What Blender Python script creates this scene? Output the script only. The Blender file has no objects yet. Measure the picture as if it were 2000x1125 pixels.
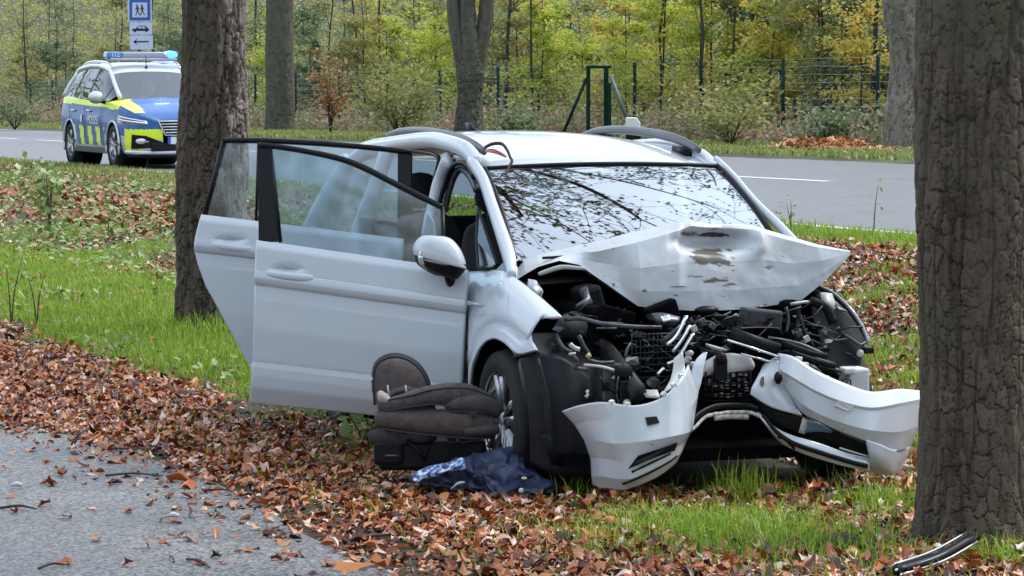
import bpy, math, random
import numpy as np
from mathutils import Vector, Matrix

# ------------------------------------------------------------------ camera, sky, sun, exposure
SC = bpy.context.scene
COL = SC.collection
F_PX, Y_HOR, EYE = 6000.0, 150.0, 1.93
PITCH = math.atan((562.5 - Y_HOR) / F_PX)
cam_data = bpy.data.cameras.new('camera')
cam_data.sensor_width = 36.0
cam_data.lens = 36.0 * F_PX / 2000.0
cam_data.clip_start = 0.1
cam_data.clip_end = 2000.0
cam = bpy.data.objects.new('camera', cam_data)
COL.objects.link(cam)
cam.location = (0, 0, EYE)
cam.rotation_euler = (math.pi / 2 - PITCH, 0, 0)
SC.camera = cam

SUN_EL, SUN_AZ = 52.0, 66.0          # azimuth measured clockwise from +Y (seen from the camera: to the right)
world = bpy.data.worlds.new('World')
SC.world = world
world.use_nodes = True
wn, wl = world.node_tree.nodes, world.node_tree.links
wn.clear()
w_out = wn.new('ShaderNodeOutputWorld')
w_bg = wn.new('ShaderNodeBackground')
w_bg.inputs['Strength'].default_value = 0.08
w_sky = wn.new('ShaderNodeTexSky')
w_sky.sky_type = 'NISHITA'
w_sky.sun_disc = False
w_sky.sun_elevation = math.radians(SUN_EL)
w_sky.sun_rotation = math.radians(SUN_AZ)
w_sky.dust_density = 3.0
w_sky.air_density = 1.0
# thin broken overcast: a pale cloud layer mixed over the blue
w_tc = wn.new('ShaderNodeTexCoord')
w_no = wn.new('ShaderNodeTexNoise')
w_no.inputs['Scale'].default_value = 2.2
w_no.inputs['Detail'].default_value = 6.0
w_rp = wn.new('ShaderNodeValToRGB')
w_rp.color_ramp.elements[0].position = 0.30
w_rp.color_ramp.elements[0].color = (0.62, 0.62, 0.62, 1)
w_rp.color_ramp.elements[1].position = 0.62
w_rp.color_ramp.elements[1].color = (0.97, 0.97, 0.97, 1)
w_mix = wn.new('ShaderNodeMix')
w_mix.data_type = 'RGBA'
w_mix.inputs[7].default_value = (10.6, 12.4, 14.9, 1)
wl.new(w_tc.outputs['Generated'], w_no.inputs['Vector'])
wl.new(w_no.outputs['Fac'], w_rp.inputs['Fac'])
wl.new(w_rp.outputs['Color'], w_mix.inputs[0])
wl.new(w_sky.outputs['Color'], w_mix.inputs[6])
wl.new(w_mix.outputs[2], w_bg.inputs['Color'])
wl.new(w_bg.outputs['Background'], w_out.inputs['Surface'])

sun_data = bpy.data.lights.new('sun', 'SUN')
sun_data.energy = 1.9
sun_data.angle = math.radians(18)
sun_data.color = (1.0, 0.95, 0.88)
sun = bpy.data.objects.new('sun', sun_data)
COL.objects.link(sun)
_el, _az = math.radians(SUN_EL), math.radians(SUN_AZ)
_dir = Vector((math.sin(_az) * math.cos(_el), math.cos(_az) * math.cos(_el), math.sin(_el)))
sun.rotation_euler = _dir.to_track_quat('Z', 'Y').to_euler()

SC.view_settings.view_transform = 'Standard'
SC.view_settings.look = 'None'
SC.view_settings.exposure = 0.88
SC.view_settings.gamma = 1.0
SC.view_settings.use_curve_mapping = False
try:
    SC.cycles.max_bounces = 8
    SC.cycles.transparent_max_bounces = 16
    SC.cycles.caustics_reflective = False
    SC.cycles.caustics_refractive = False
except Exception:
    pass

# ------------------------------------------------------------------ survey of the place
rng = np.random.default_rng(7)
TH = math.radians(19.2)
CAR = np.array([0.783, 14.634, 0.0])
FX = np.array([math.sin(TH), -math.cos(TH), 0.0])
LY = np.array([math.cos(TH), math.sin(TH), 0.0])
RC = np.array([FX, LY, [0, 0, 1.0]])
EYEV = np.array([0, 0, EYE])

def ray(px, py):
    a, b = (px - 1000) / F_PX, -(py - 562.5) / F_PX
    return np.array([a, math.cos(PITCH) + b * math.sin(PITCH), -math.sin(PITCH) + b * math.cos(PITCH)])

def cpt(px, py, val, ax='X'):
    """a surveyed point of the wreck, in the car's own frame, on the plane ax = val"""
    o, d = RC @ (EYEV - CAR), RC @ ray(px, py)
    k = 'XYZ'.index(ax)
    return o + d * (val - o[k]) / d[k]

def wpt(px, py, depth):
    d = ray(px, py)
    return EYEV + d * depth / d[1]

N0, ED, NN = np.array([3.33, 25.0]), np.array([-.3605, .9328]), np.array([.9328, .3605])
def tn(x, y):
    return (x - N0[0]) * ED[0] + (y - N0[1]) * ED[1], (x - N0[0]) * NN[0] + (y - N0[1]) * NN[1]
def xy(t, n):
    return N0[0] + t * ED[0] + n * NN[0], N0[1] + t * ED[1] + n * NN[1]
def road_z(t):
    return EYE - 1.31 - .00777 * t
def ground_z(x, y):
    t, n = tn(np.asarray(x, float), np.asarray(y, float))
    e = road_z(t)
    s = np.clip(-n / 5, 0, 1); s = s * s * (3 - 2 * s)
    far = np.clip((-t - 25) / 30, 0, 1)
    z = e * (1 - s)
    z = z + .05 * np.exp(-((t + 8.2) ** 2 / 1.2 + (n + 7.05) ** 2 / .12))
    return z

# ------------------------------------------------------------------ numeric helpers
def _hash(ix, iy, iz, seed):
    h = (ix.astype(np.int64) * 374761393 + iy.astype(np.int64) * 668265263 + iz.astype(np.int64) * 2147483647 + seed * 974711) & 0xffffffff
    h = ((h ^ (h >> 13)) * 1274126177) & 0xffffffff
    h = ((h ^ (h >> 16)) * 2246822519) & 0xffffffff
    return ((h ^ (h >> 15)) & 0xffff) / 65535.0

def noise3(P, seed=0):
    P = np.asarray(P, float)
    i = np.floor(P).astype(np.int64); f = P - i; u = f * f * (3 - 2 * f)
    r = 0
    for dx in (0, 1):
        for dy in (0, 1):
            for dz in (0, 1):
                w = (u[..., 0] if dx else 1 - u[..., 0]) * (u[..., 1] if dy else 1 - u[..., 1]) * (u[..., 2] if dz else 1 - u[..., 2])
                r = r + w * _hash(i[..., 0] + dx, i[..., 1] + dy, i[..., 2] + dz, seed)
    return r

def fbm(P, seed=0, octv=4):
    a, r, s = .5, 0, 1.0
    for k in range(octv):
        r = r + a * (noise3(np.asarray(P) * s, seed + k) - .5); a *= .5; s *= 2.03
    return r

def cells(u, v, seed, period):
    """distance to nearest and second nearest jittered cell point, and the cell's random value (u wraps at period)"""
    iu, iv = np.floor(u).astype(np.int64), np.floor(v).astype(np.int64)
    f1 = np.full(u.shape, 9.0); f2 = np.full(u.shape, 9.0); val = np.zeros(u.shape)
    z = np.zeros_like(iu)
    for du in (-1, 0, 1):
        for dv in (-1, 0, 1):
            cu, cv = iu + du, iv + dv
            cm = np.mod(cu, period)
            pu = cu + .12 + .76 * _hash(cm, cv, z, seed); pv = cv + .12 + .76 * _hash(cm, cv, z + 1, seed)
            d = np.hypot(pu - u, pv - v)
            nearer = d < f1
            f2 = np.where(nearer, f1, np.minimum(f2, d))
            val = np.where(nearer, _hash(cm, cv, z + 2, seed), val)
            f1 = np.where(nearer, d, f1)
    return f1, f2, val

def spline(P, n, closed=False):
    """Catmull-Rom through P, n steps per span"""
    P = np.asarray(P, float); m = len(P); out = []
    if m == 2:
        return np.array([P[0] + (P[1] - P[0]) * k / n for k in range(n + 1)])
    last = m if closed else m - 1
    for i in range(last):
        if closed:
            p0, p1, p2, p3 = P[(i - 1) % m], P[i], P[(i + 1) % m], P[(i + 2) % m]
        else:
            p1, p2 = P[i], P[i + 1]
            p0 = P[i - 1] if i else 2 * p1 - p2
            p3 = P[i + 2] if i + 2 < m else 2 * p2 - p1
        for k in range(n):
            t = k / n
            out.append(.5 * ((2 * p1) + (p2 - p0) * t + (2 * p0 - 5 * p1 + 4 * p2 - p3) * t * t + (3 * p1 - p0 - 3 * p2 + p3) * t ** 3))
    if not closed:
        out.append(P[-1])
    return np.array(out)

def linear(P, n):
    P = np.asarray(P, float); out = []
    for i in range(len(P) - 1):
        for k in range(n):
            out.append(P[i] + (P[i + 1] - P[i]) * k / n)
    out.append(P[-1])
    return np.array(out)

def refine(P, nr, nc, rows_smooth=True, cols_smooth=True):
    """P[row][col] -> denser grid"""
    P = np.asarray(P, float)
    A = (spline if rows_smooth else linear)(P, nr)
    A = np.swapaxes(A, 0, 1)
    A = (spline if cols_smooth else linear)(A, nc)
    return np.swapaxes(A, 0, 1)

# ------------------------------------------------------------------ object helpers
def link(name, me, parent=None):
    o = bpy.data.objects.new(name, me)
    COL.objects.link(o)
    if parent is not None:
        o.parent = parent
    return o

def mesh(name, V, Fc, mats, parent=None, smooth=True, idx=None, link_it=True):
    me = bpy.data.meshes.new(name)
    V = np.asarray(V, np.float32).reshape(-1, 3)
    if isinstance(Fc, np.ndarray) and Fc.ndim == 2:
        k = Fc.shape[1]; nf = len(Fc)
        me.vertices.add(len(V)); me.vertices.foreach_set('co', V.ravel())
        me.loops.add(nf * k); me.loops.foreach_set('vertex_index', Fc.astype(np.int32).ravel())
        me.polygons.add(nf)
        me.polygons.foreach_set('loop_start', np.arange(0, nf * k, k, dtype=np.int32))
        try:
            me.polygons.foreach_set('loop_total', np.full(nf, k, np.int32))
        except Exception:
            pass
        me.update(calc_edges=True)
    else:
        me.from_pydata([tuple(map(float, v)) for v in V], [], [tuple(int(i) for i in f) for f in Fc])
        me.update()
    for m in (mats if isinstance(mats, (list, tuple)) else [mats]):
        me.materials.append(m)
    if smooth:
        me.polygons.foreach_set('use_smooth', np.ones(len(me.polygons), bool))
    if idx is not None:
        me.polygons.foreach_set('material_index', np.asarray(idx, np.int32))
    me.update()
    return link(name, me, parent) if link_it else me

def thing(name, label, cat, loc=(0, 0, 0), rz=0.0, group=None):
    o = bpy.data.objects.new(name, None)
    COL.objects.link(o)
    o.location = tuple(float(c) for c in loc); o.rotation_euler = (0, 0, rz)
    o.empty_display_size = .1
    tag(o, label, cat, group)
    return o

def tag(o, label=None, cat=None, group=None, kind=None):
    if label: o['label'] = label
    if cat: o['category'] = cat
    if group: o['group'] = group
    if kind: o['kind'] = kind
    return o

def twin(root, loc=None, rz=None, label=None, scale=None):
    r = root.copy(); COL.objects.link(r)
    if loc is not None: r.location = tuple(float(c) for c in loc)
    if rz is not None: r.rotation_euler = (0, 0, rz)
    if scale is not None: r.scale = scale
    if label: r['label'] = label
    for ch in list(root.children):
        c = ch.copy(); COL.objects.link(c); c.parent = r
        for g in list(ch.children):
            d = g.copy(); COL.objects.link(d); d.parent = c
    return r

def grid_faces(r, c, wrap=False):
    i = np.arange(r - 1)[:, None] * c
    j = np.arange(c if wrap else c - 1)[None, :]
    j2 = (j + 1) % c
    return np.stack([i + j, i + j2, i + c + j2, i + c + j], -1).reshape(-1, 4)

def solid(o, t, off=-1.0):
    m = o.modifiers.new('thickness', 'SOLIDIFY'); m.thickness = t; m.offset = off
    return o

def bevel(o, w, seg=2):
    m = o.modifiers.new('soft_edges', 'BEVEL'); m.width = w; m.segments = seg; m.limit_method = 'ANGLE'
    return o

def sheet(name, P, mat, parent=None, t=0.0, off=0.0, smooth=True):
    P = np.asarray(P)
    o = mesh(name, P.reshape(-1, 3), grid_faces(P.shape[0], P.shape[1]), mat, parent, smooth)
    if t: solid(o, t, off)
    return o

class MB:
    """collects shapes for one mesh"""
    def __init__(s): s.V, s.F, s.n = [], [], 0
    def add(s, V, Fc):
        V = np.asarray(V, float).reshape(-1, 3)
        s.V.append(V); s.F += [tuple(int(i) + s.n for i in f) for f in Fc]; s.n += len(V)
        return s
    def box(s, c, d, rot=None):
        c, d = np.asarray(c, float), np.asarray(d, float) / 2
        V = np.array([[x, y, z] for x in (-1, 1) for y in (-1, 1) for z in (-1, 1)]) * d
        if rot is not None:
            V = V @ np.array(rot).T
        return s.add(V + c, [(0, 1, 3, 2), (4, 6, 7, 5), (0, 4, 5, 1), (2, 3, 7, 6), (0, 2, 6, 4), (1, 5, 7, 3)])
    def poly(s, pts):
        P = np.asarray(pts, float); return s.add(P, [tuple(range(len(P)))])
    def tube(s, pts, r, seg=8, flat=1.0, up=(0, 0, 1), cap=True, smooth=0):
        """sweep an ellipse along pts; r scalar or per-point; flat = second radius / first radius"""
        pts = np.asarray(pts, float)
        r = np.broadcast_to(np.asarray(r, float), (len(pts),)).copy()
        if smooth:
            R = np.column_stack([pts, r]); R = spline(R, smooth); pts, r = R[:, :3], R[:, 3]
        m = len(pts); T = np.gradient(pts, axis=0); T /= np.linalg.norm(T, axis=1)[:, None] + 1e-12
        up = np.asarray(up, float)
        rings = []
        a = np.arange(seg) * 2 * np.pi / seg
        for i in range(m):
            u = up - T[i] * (up @ T[i])
            if np.linalg.norm(u) < 1e-3:
                u = np.array([1., 0, 0]) - T[i] * T[i][0]
                if np.linalg.norm(u) < 1e-3: u = np.array([0., 1, 0])
            u /= np.linalg.norm(u); v = np.cross(T[i], u)
            rings.append(pts[i] + r[i] * (np.cos(a)[:, None] * u + flat * np.sin(a)[:, None] * v))
        V = np.concatenate(rings); Fc = [tuple(f) for f in grid_faces(m, seg, True)]
        if cap:
            Fc += [tuple(range(seg))[::-1], tuple(range((m - 1) * seg, m * seg))]
        return s.add(V, Fc)
    def ball(s, c, rad, seg=12, rings=8, rot=None):
        rad = np.broadcast_to(np.asarray(rad, float), (3,))
        th = np.linspace(0, np.pi, rings + 1)[1:-1]; ph = np.arange(seg) * 2 * np.pi / seg
        V = [[0, 0, 1]] + [[math.sin(t) * math.cos(p), math.sin(t) * math.sin(p), math.cos(t)] for t in th for p in ph] + [[0, 0, -1]]
        V = np.array(V) * rad
        if rot is not None: V = V @ np.array(rot).T
        Fc = [(0, 1 + j, 1 + (j + 1) % seg) for j in range(seg)]
        for i in range(len(th) - 1):
            Fc += [(1 + i * seg + j, 1 + (i + 1) * seg + j, 1 + (i + 1) * seg + (j + 1) % seg, 1 + i * seg + (j + 1) % seg) for j in range(seg)]
        b = 1 + (len(th) - 1) * seg; e = len(V) - 1
        Fc += [(e, b + (j + 1) % seg, b + j) for j in range(seg)]
        return s.add(V + np.asarray(c, float), Fc)
    def lathe(s, prof, seg=32, axis='Y', c=(0, 0, 0), closed=False):
        """prof: (radius, along-axis)"""
        a = np.arange(seg) * 2 * np.pi / seg; prof = np.asarray(prof, float)
        rows = []
        for r, h in prof:
            if axis == 'Y': rows.append(np.stack([r * np.cos(a), np.full(seg, h), r * np.sin(a)], 1))
            else: rows.append(np.stack([r * np.cos(a), r * np.sin(a), np.full(seg, h)], 1))
        if closed: rows.append(rows[0])
        return s.add(np.concatenate(rows) + np.asarray(c, float), grid_faces(len(rows), seg, True))
    def plate(s, pts, th):
        """polygon pts extruded by the vector th"""
        P = np.asarray(pts, float); n = len(P)
        return s.add(np.concatenate([P, P + np.asarray(th, float)]),
                     [tuple(range(n)), tuple(range(2 * n - 1, n - 1, -1))] + [(i, i + n, (i + 1) % n + n, (i + 1) % n) for i in range(n)])
    def build(s, name, mat, parent=None, smooth=True, bev=0.0):
        o = mesh(name, np.concatenate(s.V), s.F, mat, parent, smooth)
        if bev: bevel(o, bev)
        return o

def sharp(o, ang=35):
    """smooth shading that keeps edges over the angle hard"""
    me = o.data
    try:
        me.set_sharp_from_angle(angle=math.radians(ang))
    except Exception:
        pass
    return o

# ------------------------------------------------------------------ materials
def newmat(name):
    m = bpy.data.materials.new(name); m.use_nodes = True
    return m, m.node_tree.nodes, m.node_tree.links, m.node_tree.nodes['Principled BSDF']

def pmat(name, col, rough=.5, metal=0.0, coat=0.0, var=0.0, scale=8.0, bump=0.0, bscale=60.0, dirt=None, dscale=5.0, spec=None):
    """principled surface with noise in colour, relief and an optional second dirt colour"""
    m, n, l, b = newmat(name)
    b.inputs['Base Color'].default_value = (*col, 1); b.inputs['Roughness'].default_value = rough
    b.inputs['Metallic'].default_value = metal
    if coat:
        b.inputs['Coat Weight'].default_value = coat; b.inputs['Coat Roughness'].default_value = .04
    if spec is not None: b.inputs['Specular IOR Level'].default_value = spec
    tc = n.new('ShaderNodeTexCoord')
    src = None
    if var:
        t = n.new('ShaderNodeTexNoise'); t.inputs['Scale'].default_value = scale; t.inputs['Detail'].default_value = 5
        l.new(tc.outputs['Object'], t.inputs['Vector'])
        r = n.new('ShaderNodeValToRGB')
        r.color_ramp.elements[0].position = .3; r.color_ramp.elements[1].position = .7
        r.color_ramp.elements[0].color = (*[c * (1 - var) for c in col], 1); r.color_ramp.elements[1].color = (*[min(1, c * (1 + var)) for c in col], 1)
        l.new(t.outputs['Fac'], r.inputs['Fac']); src = r.outputs['Color']
    if dirt is not None:
        t = n.new('ShaderNodeTexNoise'); t.inputs['Scale'].default_value = dscale; t.inputs['Detail'].default_value = 8; t.inputs['Roughness'].default_value = .65
        l.new(tc.outputs['Object'], t.inputs['Vector'])
        r = n.new('ShaderNodeValToRGB'); r.color_ramp.elements[0].position = .52; r.color_ramp.elements[1].position = .78
        r.color_ramp.elements[1].color = (.6, .6, .6, 1)
        l.new(t.outputs['Fac'], r.inputs['Fac'])
        x = n.new('ShaderNodeMix'); x.data_type = 'RGBA'; x.inputs[7].default_value = (*dirt, 1)
        if src is not None: l.new(src, x.inputs[6])
        else: x.inputs[6].default_value = (*col, 1)
        l.new(r.outputs['Color'], x.inputs[0]); src = x.outputs[2]
    if src is not None: l.new(src, b.inputs['Base Color'])
    if bump:
        t = n.new('ShaderNodeTexNoise'); t.inputs['Scale'].default_value = bscale; t.inputs['Detail'].default_value = 4
        l.new(tc.outputs['Object'], t.inputs['Vector'])
        u = n.new('ShaderNodeBump'); u.inputs['Strength'].default_value = bump; u.inputs['Distance'].default_value = .01
        l.new(t.outputs['Fac'], u.inputs['Height']); l.new(u.outputs['Normal'], b.inputs['Normal'])
    return m

def glassmat(name, tint=(.8, .9, .9), f0=.08, rough=0.0, wav=0.0, wscale=6.0, refl=(.95, .97, 1)):
    """a single pane: clear tinted body, mirror share rising towards grazing view (Schlick)"""
    m, n, l, b = newmat(name)
    n.remove(b)
    tr = n.new('ShaderNodeBsdfTransparent'); tr.inputs['Color'].default_value = (*tint, 1)
    gl = n.new('ShaderNodeBsdfGlossy'); gl.inputs['Roughness'].default_value = rough
    gl.inputs['Color'].default_value = (*refl, 1)
    ge = n.new('ShaderNodeNewGeometry')
    nrm = ge.outputs['Normal']
    if wav:
        tc = n.new('ShaderNodeTexCoord'); t = n.new('ShaderNodeTexNoise'); t.inputs['Scale'].default_value = wscale; t.inputs['Detail'].default_value = 1
        l.new(tc.outputs['Object'], t.inputs['Vector'])
        u = n.new('ShaderNodeBump'); u.inputs['Strength'].default_value = wav; u.inputs['Distance'].default_value = .01
        l.new(t.outputs['Fac'], u.inputs['Height']); l.new(u.outputs['Normal'], gl.inputs['Normal'])
    dt = n.new('ShaderNodeVectorMath'); dt.operation = 'DOT_PRODUCT'
    l.new(nrm, dt.inputs[0]); l.new(ge.outputs['Incoming'], dt.inputs[1])
    def mth(op, x, y):
        q = n.new('ShaderNodeMath'); q.operation = op
        for k, v in enumerate((x, y)):
            if v is None: continue
            if isinstance(v, (int, float)): q.inputs[k].default_value = v
            else: l.new(v, q.inputs[k])
        return q.outputs[0]
    c = mth('ABSOLUTE', dt.outputs['Value'], None)
    p = mth('POWER', mth('SUBTRACT', 1.0, c), 5.0)
    f = mth('ADD', mth('MULTIPLY', p, 1 - f0), f0)
    mx = n.new('ShaderNodeMixShader')
    l.new(f, mx.inputs[0]); l.new(tr.outputs['BSDF'], mx.inputs[1]); l.new(gl.outputs['BSDF'], mx.inputs[2])
    l.new(mx.outputs['Shader'], n['Material Output'].inputs['Surface'])
    return m

def leafmat(name, stops, rough=.55, trans=.3, vary=.25, clump=None):
    """leaf colours picked per leaf from a ramp; some light passes through"""
    m, n, l, b = newmat(name)
    g = n.new('ShaderNodeNewGeometry')
    r = n.new('ShaderNodeValToRGB'); r.color_ramp.interpolation = 'LINEAR'
    while len(r.color_ramp.elements) < len(stops): r.color_ramp.elements.new(.5)
    for e, (p, c) in zip(r.color_ramp.elements, stops): e.position = p; e.color = (*c, 1)
    val = g.outputs['Random Per Island']
    if clump:
        tc = n.new('ShaderNodeTexCoord'); t = n.new('ShaderNodeTexNoise'); t.inputs['Scale'].default_value = clump; t.inputs['Detail'].default_value = 3
        l.new(tc.outputs['Object'], t.inputs['Vector'])
        a = n.new('ShaderNodeMath'); a.operation = 'MULTIPLY_ADD'; a.inputs[1].default_value = 1.7; a.inputs[2].default_value = -.6
        l.new(t.outputs['Fac'], a.inputs[0])
        h = n.new('ShaderNodeMath'); h.operation = 'MULTIPLY_ADD'; h.inputs[1].default_value = .42
        l.new(g.outputs['Random Per Island'], h.inputs[0]); l.new(a.outputs[0], h.inputs[2])
        val = h.outputs[0]
    l.new(val, r.inputs['Fac'])
    b.inputs['Roughness'].default_value = rough
    l.new(r.outputs['Color'], b.inputs['Base Color'])
    if trans:
        t = n.new('ShaderNodeBsdfTranslucent'); l.new(r.outputs['Color'], t.inputs['Color'])
        x = n.new('ShaderNodeMixShader'); x.inputs[0].default_value = trans
        l.new(b.outputs['BSDF'], x.inputs[1]); l.new(t.outputs['BSDF'], x.inputs[2])
        l.new(x.outputs['Shader'], n['Material Output'].inputs['Surface'])
    return m

WHITE = pmat('white_car_paint', (.50, .54, .59), .32, coat=.8, dirt=(.55, .54, .52), dscale=3.0)
WHITE_IN = pmat('white_plastic_back', (.62, .62, .60), .5, var=.1)
BLACK = pmat('black_trim', (.006, .006, .008), .4, spec=.2)
SHADE_BLACK = pmat('deep_shade_black', (.004, .004, .005), .95, var=.4, scale=20, spec=.03)  # near-black that puts the deep shade under car and hood into the colour
PLASTIC = pmat('dark_plastic', (.007, .008, .010), .6, var=.4, scale=20, bump=.3, bscale=40, spec=.12)
LINER = pmat('wheel_liner_plastic', (.008, .010, .013), .6, var=.35, scale=9, bump=.25, bscale=25, spec=.3)
DARKMETAL = pmat('dark_metal', (.011, .012, .014), .5, metal=.2, var=.4, scale=25)
GREYMETAL = pmat('grey_metal', (.085, .09, .10), .4, metal=.6, var=.3, scale=25)
PALEPART = pmat('pale_broken_plastic', (.40, .40, .385), .45, var=.15, scale=20)
CHROME = pmat('chrome_strip', (.72, .73, .75), .16, metal=1.0, var=.06)
SILVER = pmat('silver_rim', (.44, .45, .47), .3, metal=.75, var=.15, scale=15)
RUBBER = pmat('tyre_rubber', (.008, .008, .009), .8, var=.4, scale=30, bump=.2, bscale=90)
GREYRAIL = pmat('grey_roof_rail', (.10, .105, .11), .35, metal=.3, var=.1)
INTERIOR = pmat('dark_interior', (.016, .016, .018), .8, var=.3)
SEATFAB = pmat('dark_seat_fabric', (.02, .02, .023), .9, var=.3, scale=40)
GLASS_W = glassmat('windscreen_glass', (.46, .53, .54), .48, rough=.022)
GLASS_D = glassmat('door_glass', (.46, .60, .67), .125, rough=.038)
GLASS_P = glassmat('far_car_glass', (.10, .12, .12), .05)
# ================================================================== THE SETTING
def nodes_ground():
    m, n, l, b = newmat('soil_and_moss')
    tc = n.new('ShaderNodeTexCoord')
    a = n.new('ShaderNodeTexNoise'); a.inputs['Scale'].default_value = .9; a.inputs['Detail'].default_value = 8
    c = n.new('ShaderNodeTexNoise'); c.inputs['Scale'].default_value = 22; c.inputs['Detail'].default_value = 6
    l.new(tc.outputs['Object'], a.inputs['Vector']); l.new(tc.outputs['Object'], c.inputs['Vector'])
    r = n.new('ShaderNodeValToRGB')
    e = r.color_ramp.elements; e[0].position = .38; e[0].color = (.045, .028, .018, 1); e[1].position = .6; e[1].color = (.07, .10, .022, 1)
    e2 = e.new(.48); e2.color = (.06, .05, .022, 1)
    x = n.new('ShaderNodeMix'); x.data_type = 'RGBA'; x.blend_type = 'MULTIPLY'; x.inputs[0].default_value = .7
    l.new(a.outputs['Fac'], r.inputs['Fac']); l.new(r.outputs['Color'], x.inputs[6]); l.new(c.outputs['Color'], x.inputs[7])
    l.new(x.outputs[2], b.inputs['Base Color']); b.inputs['Roughness'].default_value = .9
    u = n.new('ShaderNodeBump'); u.inputs['Strength'].default_value = .8; u.inputs['Distance'].default_value = .03
    l.new(c.outputs['Fac'], u.inputs['Height']); l.new(u.outputs['Normal'], b.inputs['Normal'])
    return m

def nodes_asphalt(name, base, grain, contrast, rough, patch=.15, crack=False):
    m, n, l, b = newmat(name)
    tc = n.new('ShaderNodeTexCoord')
    v = n.new('ShaderNodeTexVoronoi'); v.inputs['Scale'].default_value = grain
    l.new(tc.outputs['Object'], v.inputs['Vector'])
    a = n.new('ShaderNodeTexNoise'); a.inputs['Scale'].default_value = 1.1; a.inputs['Detail'].default_value = 7
    l.new(tc.outputs['Object'], a.inputs['Vector'])
    r = n.new('ShaderNodeValToRGB'); e = r.color_ramp.elements
    lo = tuple(c * (1 - contrast) for c in base); hi = tuple(c * (1 + contrast) for c in base)
    e[0].color = (*lo, 1); e[1].color = (*hi, 1); e[0].position = .15; e[1].position = .9
    l.new(v.outputs['Color'], r.inputs['Fac'])
    r2 = n.new('ShaderNodeValToRGB'); e = r2.color_ramp.elements; e[0].position = .3; e[1].position = .7
    e[0].color = (1 - patch, 1 - patch, 1 - patch, 1); e[1].color = (1 + patch, 1 + patch, 1 + patch, 1)
    l.new(a.outputs['Fac'], r2.inputs['Fac'])
    x = n.new('ShaderNodeMix'); x.data_type = 'RGBA'; x.blend_type = 'MULTIPLY'; x.inputs[0].default_value = 1
    l.new(r.outputs['Color'], x.inputs[6]); l.new(r2.outputs['Color'], x.inputs[7]); l.new(x.outputs[2], b.inputs['Base Color'])
    rr = n.new('ShaderNodeMapRange'); rr.inputs[3].default_value = rough - .12; rr.inputs[4].default_value = rough + .12
    l.new(a.outputs['Fac'], rr.inputs[0]); l.new(rr.outputs[0], b.inputs['Roughness'])
    u = n.new('ShaderNodeBump'); u.inputs['Strength'].default_value = .5; u.inputs['Distance'].default_value = .006
    l.new(v.outputs['Distance'], u.inputs['Height']); l.new(u.outputs['Normal'], b.inputs['Normal'])
    return m

M_GROUND = nodes_ground()
M_ROAD = nodes_asphalt('road_asphalt', (.110, .108, .107), 30, .3, .55)
M_LOT = nodes_asphalt('lot_asphalt', (.128, .124, .120), 75, .8, .55, .28)
M_MARK = pmat('road_paint', (.72, .72, .70), .6, var=.1, dirt=(.3, .3, .3), dscale=6)

# ground: one sheet out to the horizon, with the bank that climbs to the road
ts = np.concatenate([np.linspace(-60, -16, 12), np.linspace(-15, 12, 90), np.linspace(13, 60, 40), np.linspace(70, 700, 20)])
ns = np.concatenate([np.linspace(-300, -20, 15), np.linspace(-16, 0, 70), np.linspace(.4, 14.4, 8), np.linspace(15, 60, 30), np.linspace(80, 500, 10)])
Tg, Ng = np.meshgrid(ts, ns, indexing='ij')
Xg, Yg = xy(Tg, Ng)
Zg = ground_z(Xg, Yg)
Zg = np.where((Ng > .2) & (Ng < 14.1), Zg - .05, Zg)
Zg = Zg + np.where(Ng > 14.3, .12 * fbm(np.stack([Xg, Yg, 0 * Xg], -1) * .6, 3) + .05, 0) + np.where((Ng < 0) & (Ng > -7.8), .03 * fbm(np.stack([Xg, Yg, 0 * Xg], -1) * 2, 4), 0)
Zg = np.where(Ng < -8.0, Zg - .012, Zg)
tag(sheet('ground', np.stack([Xg, Yg, Zg], -1), M_GROUND), kind='structure')

def strip(name, t0, t1, n0, n1, lift, mat, st=2.0, thick=0.0):
    T = np.arange(t0, t1 + 1e-6, max(.5, (t1 - t0) / max(1, round((t1 - t0) / st))))
    T2, N2 = np.meshgrid(T, np.array([n0, n1]), indexing='ij')
    x, y = xy(T2, N2)
    return tag(sheet(name, np.stack([x, y, road_z(T2) + lift], -1), mat), kind='structure')
strip('road', -60, 420, 0.0, 13.95, 0.0, M_ROAD, 20)
strip('road_edge_line', -60, 300, .22, .36, .004, M_MARK, 20)
d0 = 15.6
for k in range(-3, 16):
    strip('centre_line_dash', d0 + k * 6.6, d0 + k * 6.6 + 4.0, 7.04, 7.19, .004, M_MARK, 4)

# the parking lot, its ragged rim along n = -8.2
tt = np.arange(-40, 40, .12)
rim = -8.22 + .22 * fbm(np.stack([tt * .9, 0 * tt, 0 * tt], -1), 11)
rows = [np.stack(xy(tt, -60 + (rim + 60) * k), -1) for k in (0, .6, .9, .97, 1.0)]
tag(sheet('parking_lot', np.stack([np.column_stack([r, np.full(len(r), .004)]) for r in rows], 1), M_LOT), kind='structure')

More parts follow.
